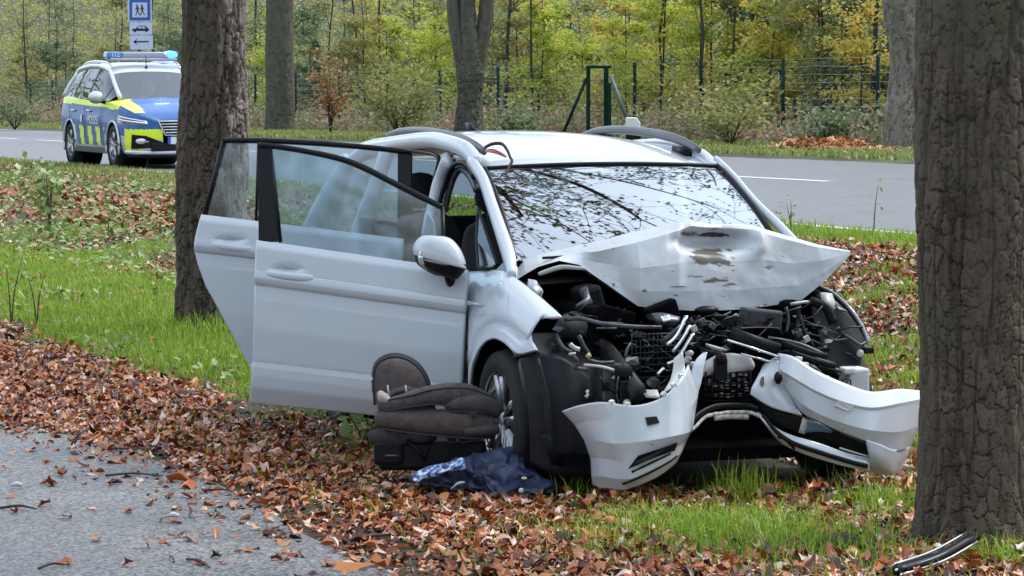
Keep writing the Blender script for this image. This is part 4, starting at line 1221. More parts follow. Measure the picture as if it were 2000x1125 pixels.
# ---- right front wing
top = [(914, 532), (945, 530), (985, 529), (1010, 547), (1036, 567), (1066, 591), (1098, 620)]
bot = [(917, 762), (924, 714), (940, 678), (962, 662), (985, 669), (1012, 691), (1050, 684)]
fr = [0, .14, .3, .58, .76, .83, 1.0]
yo = [-.80, -.845, -.875, -.905, -.903, -.925, -.935]
rows = []
for k, (f, y) in enumerate(zip(fr, yo)):
    r = []
    for j, (a, b) in enumerate(zip(top, bot)):
        px, py = a[0] + (b[0] - a[0]) * f, a[1] + (b[1] - a[1]) * f
        if j == 6: px, py = [(1098, 620), (1073, 622), (1050, 624), (1037, 640), (1038, 660), (1044, 672), (1050, 684)][k]
        yy = y + (.00, .0, .0, .01, .025, .045, .06)[j] * (1 - f * .6)
        r.append(cpt(px, py, yy, 'Y'))
    rows.append(r)
wing = refine(np.array(rows), 6, 8)
wing = crumple(wing, .004, 7, 5, 1)
solid(sheet('front_wing', wing, WHITE, wreck), .012, 0)
# bright crease from the door line into the wing
st = [cpt(914, 592, -.912, 'Y'), cpt(930, 594, -.912, 'Y'), cpt(940, 596, -.905, 'Y')]
MB().tube(st, [.012, .009, .001], 6, .5).build('crease_moulding', WHITE, wreck)
# cowl between pillar foot and hood
cw = grid_px([[(985, 512, -.36), (1000, 505, -.33), (1010, 507, -.30)], [(970, 528, -.38), (995, 530, -.30), (1010, 540, -.22)], [(960, 534, -.36), (992, 545, -.22), (1012, 556, -.14)]])
solid(sheet('cowl_corner', refine(cw, 5, 5), WHITE, wreck), .01, 0)
# left wing: only its crumpled edge and inner face show
lw = np.array([[cpt(px, py, y, 'Y') for px, py, y in r] for r in
    [[(1580, 552, .74), (1602, 560, .76), (1632, 575, .80), (1664, 606, .84), (1686, 640, .88), (1697, 668, .90)],
     [(1588, 556, .78), (1607, 566, .80), (1634, 583, .84), (1661, 612, .88), (1682, 645, .91), (1692, 674, .92)],
     [(1588, 566, .74), (1604, 574, .76), (1630, 592, .78), (1656, 620, .82), (1676, 652, .86), (1690, 680, .89)]]])
lwg = sheet('left_wing_edge', refine(lw, 4, 6), WHITE, wreck, .012, 0)
lin = grid_px([[(1592, 572, .16), (1630, 590, .2), (1662, 622, .22), (1690, 668, .24)], [(1585, 612, .18), (1622, 628, .22), (1652, 650, .26), (1684, 686, .28)], [(1600, 660, .24), (1630, 668, .26), (1652, 688, .28), (1680, 712, .3)], [(1612, 728, .3), (1640, 730, .3), (1660, 735, .3), (1676, 742, .3)]])
sheet('left_wheel_liner', crumple(refine(lin, 6, 6), .015, 5, 3), LINER, wreck, .01, 0)
lwall = np.array([[(x, .87 - .05 * (f > .6), .62 + f * (tp - .62)) for x, tp in ((.22, .70), (.05, .83), (-.12, .90), (-.5, .95))] for f in (0, .5, 1)])
sheet('left_wing_panel', refine(lwall, 3, 3), WHITE, wreck, .012, 0)
lwi = np.array([[(x, .835 - .03 * (f > .6), .25 + f * (tp - .25)) for x, tp in ((.21, .69), (.04, .82), (-.13, .89), (-.5, .94))] for f in (0, .4, .75, 1)])
sheet('left_wing_inner', crumple(refine(lwi, 4, 4), .02, 5, 7, 1), LINER, wreck, .01, 0)

# ---- buckled hood
hb = [(1006, 548, -.22), (1026, 536, -.18), (1052, 521, -.14), (1092, 509, -.11), (1130, 517, -.07), (1172, 546, .00), (1212, 574, .06), (1246, 598, .12), (1300, 604, .15), (1375, 608, .17), (1450, 604, .17), (1520, 595, .18), (1566, 585, .20), (1612, 548, .22), (1662, 497, .22)]
ht = [(1004, 520, -.31), (1022, 508, -.28), (1050, 498, -.25), (1095, 487, -.22), (1130, 479, -.17), (1165, 472, -.12), (1205, 461, -.08), (1245, 451, -.04), (1300, 438, .0), (1350, 432, .04), (1410, 441, .04), (1466, 440, .04), (1530, 458, .09), (1596, 477, .16), (1661, 490, .21)]
band_h = [3, 4, 6, 10, 14, 19, 21, 22, 20, 8, 6, 8, 9, 6, 2]
bul = [0, 0, .006, .008, .004, -.03, -.015, .035, .030, .018, .022, .030, .022, .012, .0]
rows = [[], [], [], [], [], []]
for (bx, by, bX), (tx, ty, tX), w, bh in zip(hb, ht, bul, band_h):
    p, q = cpt(tx, ty, tX), cpt(bx, by, bX)
    s_ = cpt(tx + (bx - tx) * bh / max(20, by - ty), ty + bh, tX + .004 * bh)
    back = np.array([min(-.40, p[0] - .12), p[1] * .98, 1.075 - .03 * abs(p[1])])
    if p[2] < back[2]: back[2] = p[2] - .01
    rows[0].append(back)
    rows[1].append(p)
    rows[2].append(s_)
    rows[3].append(s_ + (q - s_) * .40 + [w * 1.0, 0, 0])
    rows[4].append(s_ + (q - s_) * .76 + [w * .8, 0, 0])
    rows[5].append(q)
hood = refine(np.array(rows), 26, 24, False, False)
hp = to_px(hood)
d = .010 * 2 * fbm(hood * 4.5, 21, 3) + .003 * 2 * fbm(hood * 15, 22, 3)
# the dent the trunk left: a hollow with torn lips below the ridge
e = np.exp(-((((hp[..., 0] - 1398) / 66) ** 2 + ((hp[..., 1] - 472) / 20) ** 2) ** 1.6))
d -= .115 * e
e2 = np.exp(-(((hp[..., 0] - 1480) / 16) ** 2 + ((hp[..., 1] - 470) / 26) ** 2)); d += .05 * e2
e3 = np.exp(-(((hp[..., 0] - 1358) / 26) ** 2 + ((hp[..., 1] - 452) / 8) ** 2)); d -= .035 * e3
d += .012 * np.exp(-(((hp[..., 0] - 1325) / 10) ** 2)) * (hp[..., 1] < 560)
hood[..., 0] += d
hood[..., 2] += -.02 * e3 + .008 * np.exp(-((hp[..., 0] - 1430) / 30) ** 2) * np.exp(-((hp[..., 1] - 441) / 6) ** 2)
ho = sharp(sheet('hood', hood, WHITE, wreck), 9)
# bare metal and bark rubbed into the paint where the hood met the trunk
nx = noise3(np.stack([hp[..., 0] / 30, hp[..., 1] / 5.0, 0 * hp[..., 0]], -1), 5) * .6 + noise3(np.stack([hp[..., 0] / 9, hp[..., 1] / 3, 0 * hp[..., 0]], -1), 6) * .4
def blob(cx, cy, rx, ry): return np.exp(-(((hp[..., 0] - cx) / rx) ** 2 + ((hp[..., 1] - cy) / ry) ** 2))
mask = np.maximum.reduce([blob(1385, 505, 46, 14), .95 * blob(1378, 495, 30, 10), .9 * blob(1402, 546, 30, 5), .8 * blob(1425, 556, 16, 5), .7 * blob(1372, 540, 14, 4)])
scr = np.clip((mask + 1.25 * (nx - .5) - .44) / .06, 0, 1)
rust = np.clip((np.maximum(blob(1352, 453, 24, 7), .7 * blob(1400, 450, 18, 6)) + .6 * (nx - .5) - .45) / .2, 0, 1)
for nm, v in (('scrape', scr), ('rust', rust)):
    at = ho.data.attributes.new(nm, 'FLOAT', 'POINT'); at.data.foreach_set('value', v.astype(np.float32).ravel())
mh, n, l, b = newmat('scraped_white_paint')
b.inputs['Roughness'].default_value = .36; b.inputs['Coat Weight'].default_value = .6; b.inputs['Coat Roughness'].default_value = .06
a1 = n.new('ShaderNodeAttribute'); a1.attribute_name = 'scrape'; a2 = n.new('ShaderNodeAttribute'); a2.attribute_name = 'rust'
tc = n.new('ShaderNodeTexCoord'); t = n.new('ShaderNodeTexNoise'); t.inputs['Scale'].default_value = 3.5; t.inputs['Detail'].default_value = 8; l.new(tc.outputs['Object'], t.inputs['Vector'])
r = n.new('ShaderNodeValToRGB'); e_ = r.color_ramp.elements; e_[0].position = .4; e_[0].color = (.56, .59, .63, 1); e_[1].position = .75; e_[1].color = (.45, .45, .43, 1)
l.new(t.outputs['Fac'], r.inputs['Fac'])
x1 = n.new('ShaderNodeMix'); x1.data_type = 'RGBA'; x1.inputs[7].default_value = (.115, .10, .085, 1); l.new(a1.outputs['Fac'], x1.inputs[0]); l.new(r.outputs['Color'], x1.inputs[6])
x2 = n.new('ShaderNodeMix'); x2.data_type = 'RGBA'; x2.inputs[7].default_value = (.085, .038, .022, 1); l.new(a2.outputs['Fac'], x2.inputs[0]); l.new(x1.outputs[2], x2.inputs[6])
l.new(x2.outputs[2], b.inputs['Base Color'])
cwm = n.new('ShaderNodeMath'); cwm.operation = 'MULTIPLY_ADD'; cwm.inputs[1].default_value = -.6; cwm.inputs[2].default_value = .6; l.new(a1.outputs['Fac'], cwm.inputs[0]); l.new(cwm.outputs[0], b.inputs['Coat Weight'])
ho.data.materials.clear(); ho.data.materials.append(mh)
# dark inner skin of the hood
inn = hood[::6, ::6].copy(); inn[..., 0] -= .025; inn[..., 2] -= .012
sheet('hood_lining', inn, pmat('hood_underside', (.05, .035, .035), .7, var=.3), ho)
MB().tube([cpt(1052, 536, -.12), cpt(1075, 528, -.08), cpt(1100, 522, -.03), cpt(1142, 525, .05)], [.010, .012, .012, .008], 6, .5, smooth=4).build('hood_hinge', PALEPART, ho)
# latch notch in the front lip
MB().ball(cpt(1380, 606, .17), (.03, .062, .022), 14, 8).build('latch_notch', BLACK, ho)

# ---- engine bay
MB().box((-.30, 0, .72), (.06, 1.5, .66)).build('firewall', SHADE_BLACK, wreck, False)
for sg in (-1, 1):
    MB().box((-.05, .50 * sg, .62), (.62, .10, .5)).build('inner_wing', SHADE_BLACK, wreck, False, .03)
    MB().tube([(.10, .46 * sg, .72), (.45, .45 * sg, .58), (.68, .46 * sg, .50)], .05, 8, .8).build('chassis_rail', DARKMETAL, wreck)
mb = MB()
r = random.Random(11)
for k in range(26):
    mb.box((r.uniform(-.12, .32), r.uniform(-.45, .5), r.uniform(.42, .80)), (r.uniform(.06, .2), r.uniform(.06, .24), r.uniform(.05, .18)), Matrix.Rotation(r.uniform(-.4, .4), 3, 'X'))
mb.build('engine_block', SHADE_BLACK, wreck, False, .012)
MB().ball(cpt(1130, 636, .16), (.09, .11, .07), 18, 10).build('washer_bottle', pmat('smoky_bottle', (.045, .05, .055), .4), wreck)
MB().box(cpt(1150, 590, .02), (.2, .10, .16), Matrix.Rotation(.3, 3, 'X')).build('battery_box', PLASTIC, wreck, False, .02)
MB().tube([cpt(1138, 565, .12), cpt(1150, 590, .16), cpt(1128, 602, .2)], [.03, .035, .02], 8, .6).build('crushed_duct', GREYMETAL, wreck)
# crumpled pale cloth by the hood corner
cl = grid_px([[(1032, 545, -.05), (1046, 548, 0), (1052, 556, .02)], [(1028, 562, 0), (1045, 565, .05), (1060, 568, .02)], [(1034, 572, .02), (1048, 580, .05), (1058, 578, .0)], [(1046, 582, .02), (1053, 586, .04), (1056, 584, .02)]])
sheet('torn_foil', crumple(refine(cl, 5, 5), .03, 25, 8), pmat('grey_foil', (.40, .42, .45), .45), wreck, .002, 0)
# slam panel and rods
def rod(name, pts, r, m, seg=6, sm=3, flat=1.0, X=None):
    return MB().tube([cpt(*p) for p in pts], np.asarray(r) * .72, seg, flat, smooth=sm).build(name, m, wreck)
rod('slam_panel', [(1102, 624, .40), (1135, 622, .45), (1175, 632, .5), (1235, 638, .52), (1292, 640, .52)], .014, GREYMETAL, 6, 3, .6)
rod('slam_panel', [(1165, 641, .5), (1205, 641, .52)], .006, GREYMETAL)
for px in (1178, 1190): rod('bracket', [(px, 632, .5), (px, 642, .5)], .005, GREYMETAL)
rod('support_tube', [(1085, 655, .42), (1100, 680, .5), (1118, 690, .52)], .016, DARKMETAL)
rod('support_tube', [(1112, 690, .55), (1128, 705, .55), (1124, 718, .55), (1148, 722, .56)], .014, GREYMETAL)
rod('hose', [(1150, 703, .55), (1172, 708, .56), (1200, 707, .56)], .011, GREYMETAL)
rod('hose', [(1140, 713, .57), (1172, 716, .58), (1200, 724, .58), (1203, 732, .57), (1196, 740, .57)], .010, PALEPART)
rod('hose', [(1130, 655, .5), (1142, 680, .52), (1152, 694, .53)], .016, DARKMETAL)
rod('broken_bracket', [(1113, 672, .56), (1122, 680, .56), (1132, 683, .56)], .016, PALEPART, 5, 2, .5)
rod('broken_bracket', [(1111, 692, .57), (1124, 690, .57)], .008, PALEPART)
rod('broken_bracket', [(1232, 670, .5), (1225, 684, .52), (1221, 700, .53)], [.010, .018, .010], GREYMETAL, 6, 3, .5)
rod('broken_bracket', [(1146, 762, .6), (1148, 770, .6), (1144, 776, .6)], .012, PALEPART, 5, 2, .5)
rod('yellow_clip', [(1146, 698, .58), (1153, 692, .58)], .016, pmat('brass_clip', (.42, .34, .2), .5), 6, 0, .6)
p = cpt(1190, 745, .52); MB().box(p, (.08, .095, .17)).build('crash_box', GREYMETAL, wreck, False, .008)
p = cpt(1218, 728, .6); MB().box(p, (.05, .085, .06)).build('horn', PLASTIC, wreck, False, .02)
p = cpt(1217, 768, .60); MB().box(p, (.06, .05, .12)).build('black_strut', BLACK, wreck, False, .006)
rod('strut_edge', [(1208, 735, .62), (1204, 770, .62), (1210, 790, .62)], .006, GREYMETAL)
rod('strut_edge', [(1230, 732, .62), (1230, 790, .62)], .006, GREYMETAL)
rod('cable', [(1170, 735, .60), (1185, 755, .61), (1212, 778, .6)], .006, BLACK)
p = cpt(1225, 788, .64); MB().ball(p, (.012, .022, .02), 8, 6).build('white_stud', PALEPART, wreck)
p = cpt(1183, 755, .585); MB().box(p, (.02, .03, .04)).build('crash_box_slot', BLACK, wreck, False)
# right headlamp remains
hl = grid_px([[(1272, 612, .5), (1296, 612, .53), (1328, 620, .55)], [(1278, 626, .52), (1302, 626, .57), (1326, 626, .56)], [(1288, 634, .52), (1306, 636, .55), (1318, 634, .55)]])
sheet('headlamp_fragment', crumple(refine(hl, 4, 4), .02, 20, 2), GREYMETAL, wreck, .006, 0)
hl = grid_px([[(1290, 618, .58), (1306, 615, .58)], [(1296, 630, .6), (1314, 624, .59)]]); sheet('headlamp_glint', refine(hl, 3, 3), CHROME, wreck, .004, 0)
sheet('grille_shard', refine(grid_px([[(1288, 668, .6), (1330, 632, .6)], [(1296, 672, .6), (1334, 642, .6)]]), 3, 3), GREYMETAL, wreck, .006, 0)
for a in ([(1302, 674, .63), (1322, 654, .63), (1341, 617, .62)], [(1313, 687, .64), (1332, 662, .64), (1347, 636, .63)], [(1303, 711, .64), (1322, 700, .64), (1340, 674, .64), (1353, 652, .63)], [(1283, 732, .62), (1297, 718, .63)]):
    MB().tube([cpt(*p) for p in a], .015, 6, .55, up=(1, 0, 0), smooth=4).build('chrome_grille_strip', CHROME, wreck)
for px, py in ((1348, 690), (1340, 705), (1352, 712), (1344, 700)):
    MB().ball(cpt(px, py, .66), (.012, .018, .015), 8, 6).build('white_clip', PALEPART, wreck)
# right-hand clutter of the photo: radiator mount, hoses, slats
MB().tube([cpt(1426, 652, .60), cpt(1470, 668, .62), cpt(1522, 684, .64)], [.034, .034, .030], 10, .5, up=(0, 0, 1)).build('grille_bar', BLACK, wreck)
for a in ([(1420, 664, .66), (1470, 680, .68), (1521, 697, .69)], [(1447, 691, .65), (1480, 700, .67), (1519, 710, .68)]):
    MB().tube([cpt(*p) for p in a], .011, 6, .6, up=(1, 0, 0)).build('chrome_grille_strip', CHROME, wreck)
for a, m, rr in (([(1500, 660, .55), (1560, 672, .58), (1612, 694, .6)], GREYMETAL, .012), ([(1520, 668, .56), (1580, 690, .6), (1615, 697, .6)], PLASTIC, .022), ([(1545, 690, .62), (1600, 708, .64), (1632, 716, .64)], PLASTIC, .02),
                 ([(1600, 712, .64), (1644, 726, .64)], GREYMETAL, .012), ([(1590, 700, .62), (1630, 712, .63)], DARKMETAL, .012), ([(1565, 700, .6), (1620, 720, .62), (1640, 735, .62)], DARKMETAL, .012)):
    MB().tube([cpt(*p) for p in a], rr * .8, 6, .4, smooth=4).build('grille_slat', m, wreck)
p = cpt(1485, 622, .40); MB().box(p, (.08, .2, .09), Matrix.Rotation(-.12, 3, 'X')).build('air_box', pmat('slate_plastic', (.035, .037, .045), .5), wreck, False, .012)
for a, m, rr in (([(1535, 600, .5), (1540, 625, .52), (1536, 650, .54)], DARKMETAL, .010), ([(1562, 615, .45), (1572, 650, .5), (1590, 680, .54)], PLASTIC, .012), ([(1440, 642, .52), (1480, 640, .5), (1520, 642, .5), (1526, 652, .5)], DARKMETAL, .006),
                 ([(1478, 660, .5), (1508, 632, .46)], DARKMETAL, .006), ([(1545, 594, .4), (1578, 590, .38), (1592, 602, .36)], PALEPART, .010), ([(1556, 588, .35), (1560, 620, .38), (1556, 645, .42)], PLASTIC, .016), ([(1582, 588, .38), (1614, 602, .4), (1628, 632, .42)], PLASTIC, .03)):
    MB().tube([cpt(*p) for p in a], rr * .8, 7, smooth=4).build('hose', m, wreck)
for px, py, X in ((1392, 637, .6), (1372, 628, .6), (1355, 642, .6), (1560, 652, .56), (1575, 662, .56), (1566, 672, .57)):
    MB().box(cpt(px, py, X), (.02, .03, .03), Matrix.Rotation(px * .1, 3, 'X')).build('broken_piece', PALEPART if px % 2 else GREYMETAL, wreck, False, .004)
rod('pale_splinter', [(1378, 672, .62), (1398, 680, .63), (1420, 684, .62)], [.006, .014, .006], PALEPART, 5, 3, .5)
ll = grid_px([[(1602, 572, .34), (1612, 572, .36), (1626, 574, .34)], [(1606, 590, .38), (1618, 592, .42), (1630, 590, .36)], [(1616, 606, .38), (1624, 608, .38), (1630, 602, .36)]])
sheet('left_headlamp_fragment', crumple(refine(ll, 4, 4), .02, 18, 4), PALEPART, wreck, .006, 0)
sheet('left_headlamp_fragment', refine(grid_px([[(1630, 596, .38), (1650, 604, .38)], [(1638, 606, .40), (1656, 610, .38)]]), 3, 3), GREYMETAL, wreck, .006, 0)
MB().tube([cpt(1644, 650, .34), cpt(1680, 674, .36), cpt(1692, 668, .36)], .008, 6).build('liner_rim', GREYMETAL, wreck)
p = cpt(1694, 684, .34); MB().box(p, (.05, .05, .03)).build('wing_bracket', BLACK, wreck, False, .005)
p = cpt(1680, 690, .36); MB().ball(p, (.015, .02, .02), 8, 6).build('white_clip', PALEPART, wreck)
p = cpt(1668, 742, .45); MB().box(p, (.14, .11, .12), Matrix.Rotation(-.1, 3, 'Z')).build('white_foam_block', WHITE_IN, wreck, False, .012)
p = cpt(1655, 724, .52); MB().box(p, (.06, .06, .03)).build('white_foam_block', WHITE_IN, wreck, False, .008)
rod('wire_loop', [(1643, 745, .62), (1650, 740, .62), (1660, 742, .62), (1662, 755, .62)], .005, BLACK)
# radiator core with pale fins in the gap between the bumper halves
MB().plate([cpt(1356, 700, .56), cpt(1500, 700, .56), cpt(1500, 800, .56), cpt(1350, 800, .56)], [-.03, 0, 0]).build('radiator', SHADE_BLACK, wreck, False)
rp = grid_px([[(1376, 706, .59), (1402, 692, .60), (1432, 690, .60), (1466, 698, .60)], [(1374, 722, .60), (1402, 715, .61), (1440, 715, .61), (1474, 712, .60)], [(1372, 735, .59), (1400, 730, .6), (1440, 726, .6), (1470, 722, .58)]])
sheet('crushed_shroud', crumple(refine(rp, 5, 5), .012, 20, 6), WHITE_IN, wreck, .006, 0)
MB().box(cpt(1407, 722, .63), (.03, .06, .10)).ball(cpt(1408, 700, .64), (.02, .03, .03), 10, 6).build('tow_bracket', BLACK, wreck, False, .01)
r = random.Random(4); mb = MB()
for i in range(7):
    for j in range(5):
        if r.random() < .72:
            mb.box(cpt(1386 + i * 11.5 + r.uniform(-2, 2), 731 + j * 10 + r.uniform(-2, 2), .585), (.012, r.uniform(.010, .022), r.uniform(.010, .020)))
tag(mb.build('radiator_fins', PALEPART, wreck, False), kind='stuff')
mb = MB()
for j in range(6): mb.tube([cpt(1376, 728 + j * 11, .6), cpt(1466, 727 + j * 11, .6)], .004, 4)
for i in range(8): mb.tube([cpt(1378 + i * 12.5, 725, .604), cpt(1378 + i * 12.5, 785, .604)], .004, 4)
tag(mb.build('radiator_lattice', BLACK, wreck), kind='stuff')
# jagged sheets of broken plastic and bent metal
r = random.Random(61)
js = {0: MB(), 1: MB(), 2: MB()}
for (x0, x1, y0, y1, X0, X1, cnt) in ((1070, 1290, 595, 760, .15, .45, 46), (1230, 1345, 640, 775, .4, .58, 34), (1350, 1620, 612, 690, .3, .55, 50), (1340, 1430, 618, 700, .5, .62, 22), (1500, 1650, 660, 735, .4, .6, 26)):
    for k in range(cnt):
        c0 = cpt(r.uniform(x0, x1), r.uniform(y0, y1), r.uniform(X0, X1)); s0 = r.uniform(.008, .034)
        a0 = r.uniform(0, 6.28); nv_ = r.randint(3, 6)
        q = [c0 + np.array([r.uniform(-.4, .4) * s0, s0 * r.uniform(.4, 1.5) * math.cos(a0 + j * 6.28 / nv_), s0 * r.uniform(.3, .9) * math.sin(a0 + j * 6.28 / nv_)]) for j in range(nv_)]
        js[0 if r.random() < .76 else (1 if r.random() < .75 else 2)].plate(q, [.004, 0, 0])
tag(js[0].build('broken_sheets', PLASTIC, wreck, False), kind='stuff'); tag(js[1].build('bent_metal_sheets', GREYMETAL, wreck, False), kind='stuff'); tag(js[2].build('pale_shards', PALEPART, wreck, False), kind='stuff')
mb = MB()
for j in range(9): mb.tube([cpt(1232, 655 + j * 12, .40), cpt(1330, 650 + j * 12, .42)], .0035, 4)
for i in range(12): mb.tube([cpt(1234 + i * 8.4, 650, .405), cpt(1234 + i * 8.4, 760, .405)], .0025, 4)
tag(mb.build('cooler_lattice', DARKMETAL, wreck), kind='stuff')
# loose lines and splinters filling the bay
r = random.Random(23); dark, pale = MB(), MB()
for (x0, x1, y0, y1, X0, X1, cnt) in ((1060, 1290, 600, 770, .1, .42, 26), (1230, 1340, 640, 780, .35, .52, 16), (1360, 1620, 610, 690, .2, .5, 26), (1340, 1420, 615, 700, .45, .6, 18), (1560, 1650, 600, 740, .2, .45, 10)):
    for k in range(cnt):
        px, py, X = r.uniform(x0, x1), r.uniform(y0, y1), r.uniform(X0, X1)
        a = r.uniform(-.6, .5); L = r.uniform(8, 55)
        q = [(px, py, X), (px + L * .5 * math.cos(a), py + L * .5 * math.sin(a) + r.uniform(-6, 6), X + r.uniform(-.02, .03)), (px + L * math.cos(a), py + L * math.sin(a) + r.uniform(-8, 12), X)]
        (pale if r.random() < .14 else dark).tube([cpt(*p) for p in q], r.uniform(.002, .006), 5)
tag(dark.build('torn_lines', DARKMETAL, wreck), kind='stuff'); tag(pale.build('torn_splinters', GREYMETAL, wreck), kind='stuff')

# ---- wheels
def tyre_profile(w=.105, R=.330, r=.222): return [(r, -w * .85), (r + .03, -w), (R - .045, -w * 1.02), (R - .012, -w * .9), (R, -w * .55), (R, w * .55), (R - .012, w * .9), (R - .045, w * 1.02), (r + .03, w), (r, w * .85)]
def make_wheel(parent, loc, rot=0.0, R=.330, r=.222, w=.105, spokes=5, rim_mat=None, spread=.19):
    rim_mat = rim_mat or SILVER
    o = MB().lathe(tyre_profile(w, R, r), 44, 'Y', closed=True).build('wheel', RUBBER, parent); o.location = loc
    mb = MB().lathe([(r + .004, -w * .95), (r + .002, -w * .8), (r - .012, -w * .74), (r - .022, -w * .2), (r - .022, w * .8)], 44, 'Y')
    for k in range(spokes):
        for s in (-spread, spread):
            a, b = rot + k * 2 * math.pi / spokes + s * .45, rot + k * 2 * math.pi / spokes + s
            p = np.array([.035 * math.cos(a), -w * .62, .035 * math.sin(a)]); q = np.array([(r - .012) * math.cos(b), -w * .78, (r - .012) * math.sin(b)])
            mb.tube([p, (p + q) / 2 + [0, -.006, 0], q], [.022, .020, .024], 6, .5, up=(0, -1, 0))
    mb.build('rim', rim_mat, o)
    MB().lathe([(.0, -w * .80), (.03, -w * .80), (.045, -w * .70), (.05, -w * .4)], 20, 'Y').build('hub_cap', rim_mat, o)
    MB().lathe([(.15, -.01), (.15, .01)], 24, 'Y').lathe([(.0, -.012), (.15, -.012)], 24, 'Y').build('brake_disc', DARKMETAL, o)
    return o
wf = make_wheel(wreck, (0, -.80, .325), rot=.32)
wf2 = twin(wf, (-2.786, -.80, .325)); wf2.parent = wreck
for xx in (0, -2.786):
    q = twin(wf, (xx, .80, .325), math.pi); q.parent = wreck
mb = MB().lathe([(.39, -.10), (.395, .35)], 36, 'Y', (0, -.80, .335)).lathe([(.0, .34), (.395, .35)], 36, 'Y', (0, -.80, .335))
mb.build('wheel_arch_liner', LINER, wreck)
lg = grid_px([[(1016, 700, .34), (1050, 692, .42), (1100, 700, .48), (1150, 738, .45)], [(1028, 760, .40), (1062, 758, .47), (1112, 768, .52), (1158, 790, .48)], [(1034, 830, .42), (1072, 835, .48), (1118, 845, .52), (1162, 850, .48)], [(1036, 905, .40), (1070, 922, .45), (1112, 930, .48), (1160, 930, .45)]])
sheet('torn_wheel_liner', crumple(refine(lg, 8, 8), .012, 6, 9), LINER, wreck, .008, 0)
rod('liner_fold', [(1050, 700, .50), (1066, 770, .53), (1074, 850, .53), (1082, 905, .5)], [.012, .02, .022, .014], LINER, 6, 4)
rod('steering_arm', [(1066, 850, .54), (1085, 905, .52)], .028, PLASTIC, 8, 0)
# black lower lip under the crumpled wing
rod('torn_lip', [(1004, 698, .22), (1030, 692, .32), (1052, 690, .42)], .016, BLACK)

# ---- torn bumper, the half in front of the wheel
cols = [[(1098, 803), (1122, 828), (1142, 860), (1154, 895), (1156, 930), (1158, 947)], [(1130, 792), (1150, 822), (1166, 860), (1174, 895), (1177, 930), (1182, 953)], [(1176, 785), (1190, 820), (1200, 866), (1206, 900), (1212, 935), (1215, 957)],
        [(1240, 792), (1246, 825), (1250, 863), (1238, 908), (1240, 932), (1246, 948)], [(1295, 775), (1301, 815), (1303, 854), (1290, 887), (1288, 908), (1285, 930)], [(1330, 738), (1342, 800), (1341, 845), (1330, 868), (1325, 888), (1318, 905)], [(1344, 712), (1362, 775), (1352, 838), (1341, 858), (1333, 878), (1323, 896)]]
Xs = [.66, .78, .87, .94, .95, .90, .80]; dx = [-.025, .0, .03, .005, .005, -.03]
bp = np.array([[cpt(c[k][0], c[k][1], X + dx[k]) for c, X in zip(cols, Xs)] for k in range(6)])
BR = crumple(refine(bp, 8, 8, False, True), .003, 6, 30)
br = sharp(sheet('bumper_half', BR, WHITE, wreck, .006, 0), 9)
br['label'] = 'torn white bumper half in front of the wheel'
def patch(name, P, pts, m, parent, lift=.006, th=.004, sub=4):
    """a thin plate that follows surface P"""
    q = []
    for i in range(len(pts)):
        a, b = np.array(pts[i], float), np.array(pts[(i + 1) % len(pts)], float)
        q += [a + (b - a) * k / sub for k in range(sub)]
    return MB().plate([on(P, x, y, lift) for x, y in q], [th, 0, 0]).build(name, m, parent, False)
patch('washer_cover_hole', BR, [(1260, 815), (1282, 813), (1288, 826), (1264, 831)], BLACK, br, .014)
patch('fog_slot', BR, [(1226, 916), (1246, 890), (1290, 876), (1323, 864), (1318, 880), (1282, 892), (1240, 910)], BLACK, br, .02)
mb = MB().tube([on(BR, x, y, .01) for x, y in ((1216, 945), (1240, 936), (1275, 920), (1305, 903), (1322, 890))], .006, 6, .6, smooth=3); mb.build('lip_groove', BLACK, br)
mb = MB().tube([on(BR, x, y, .008) for x, y in ((1234, 922), (1270, 905), (1310, 886))], .005, 6, .6, smooth=3); mb.build('lip_groove', BLACK, br)
MB().tube([on(BR, x, y, .004) for x, y in ((1274, 870 - 2), (1272, 866), (1274, 864))], .004, 6).build('sensor_ring', PALEPART, br)
for x, y, w in ((1195, 786, 3), (1225, 790, 4), (1296, 770, 4), (1316, 752, 5), (1330, 735, 4)):
    MB().box(on(BR, x, y, -.01), (.03, .02, .022), Matrix.Rotation(x * .3, 3, 'X')).build('broken_tab', WHITE_IN, br, False, .004)
sh = grid_px([[(1318, 700, .72), (1334, 688, .74)], [(1312, 735, .74), (1338, 722, .76)], [(1296, 768, .80), (1326, 752, .82)]]); sheet('broken_ledge', crumple(refine(sh, 5, 4), .012, 22, 3), WHITE_IN, br, .006, 0)
sheet('bumper_insert', refine(grid_px([[(1252, 762, .66), (1284, 762, .68)], [(1262, 776, .70), (1290, 778, .74)]]), 3, 3), PALEPART, br, .006, 0)
# upright white shard between the halves
sh = grid_px([[(1372, 690, .70), (1381, 688, .72)], [(1358, 705, .73), (1376, 712, .75)], [(1350, 728, .75), (1370, 745, .77)], [(1354, 752, .77), (1364, 765, .78)], [(1357, 772, .79), (1361, 782, .79)]])
sheet('bumper_shard', crumple(refine(sh, 6, 5), .006, 10, 2), WHITE, wreck, .005, 0)
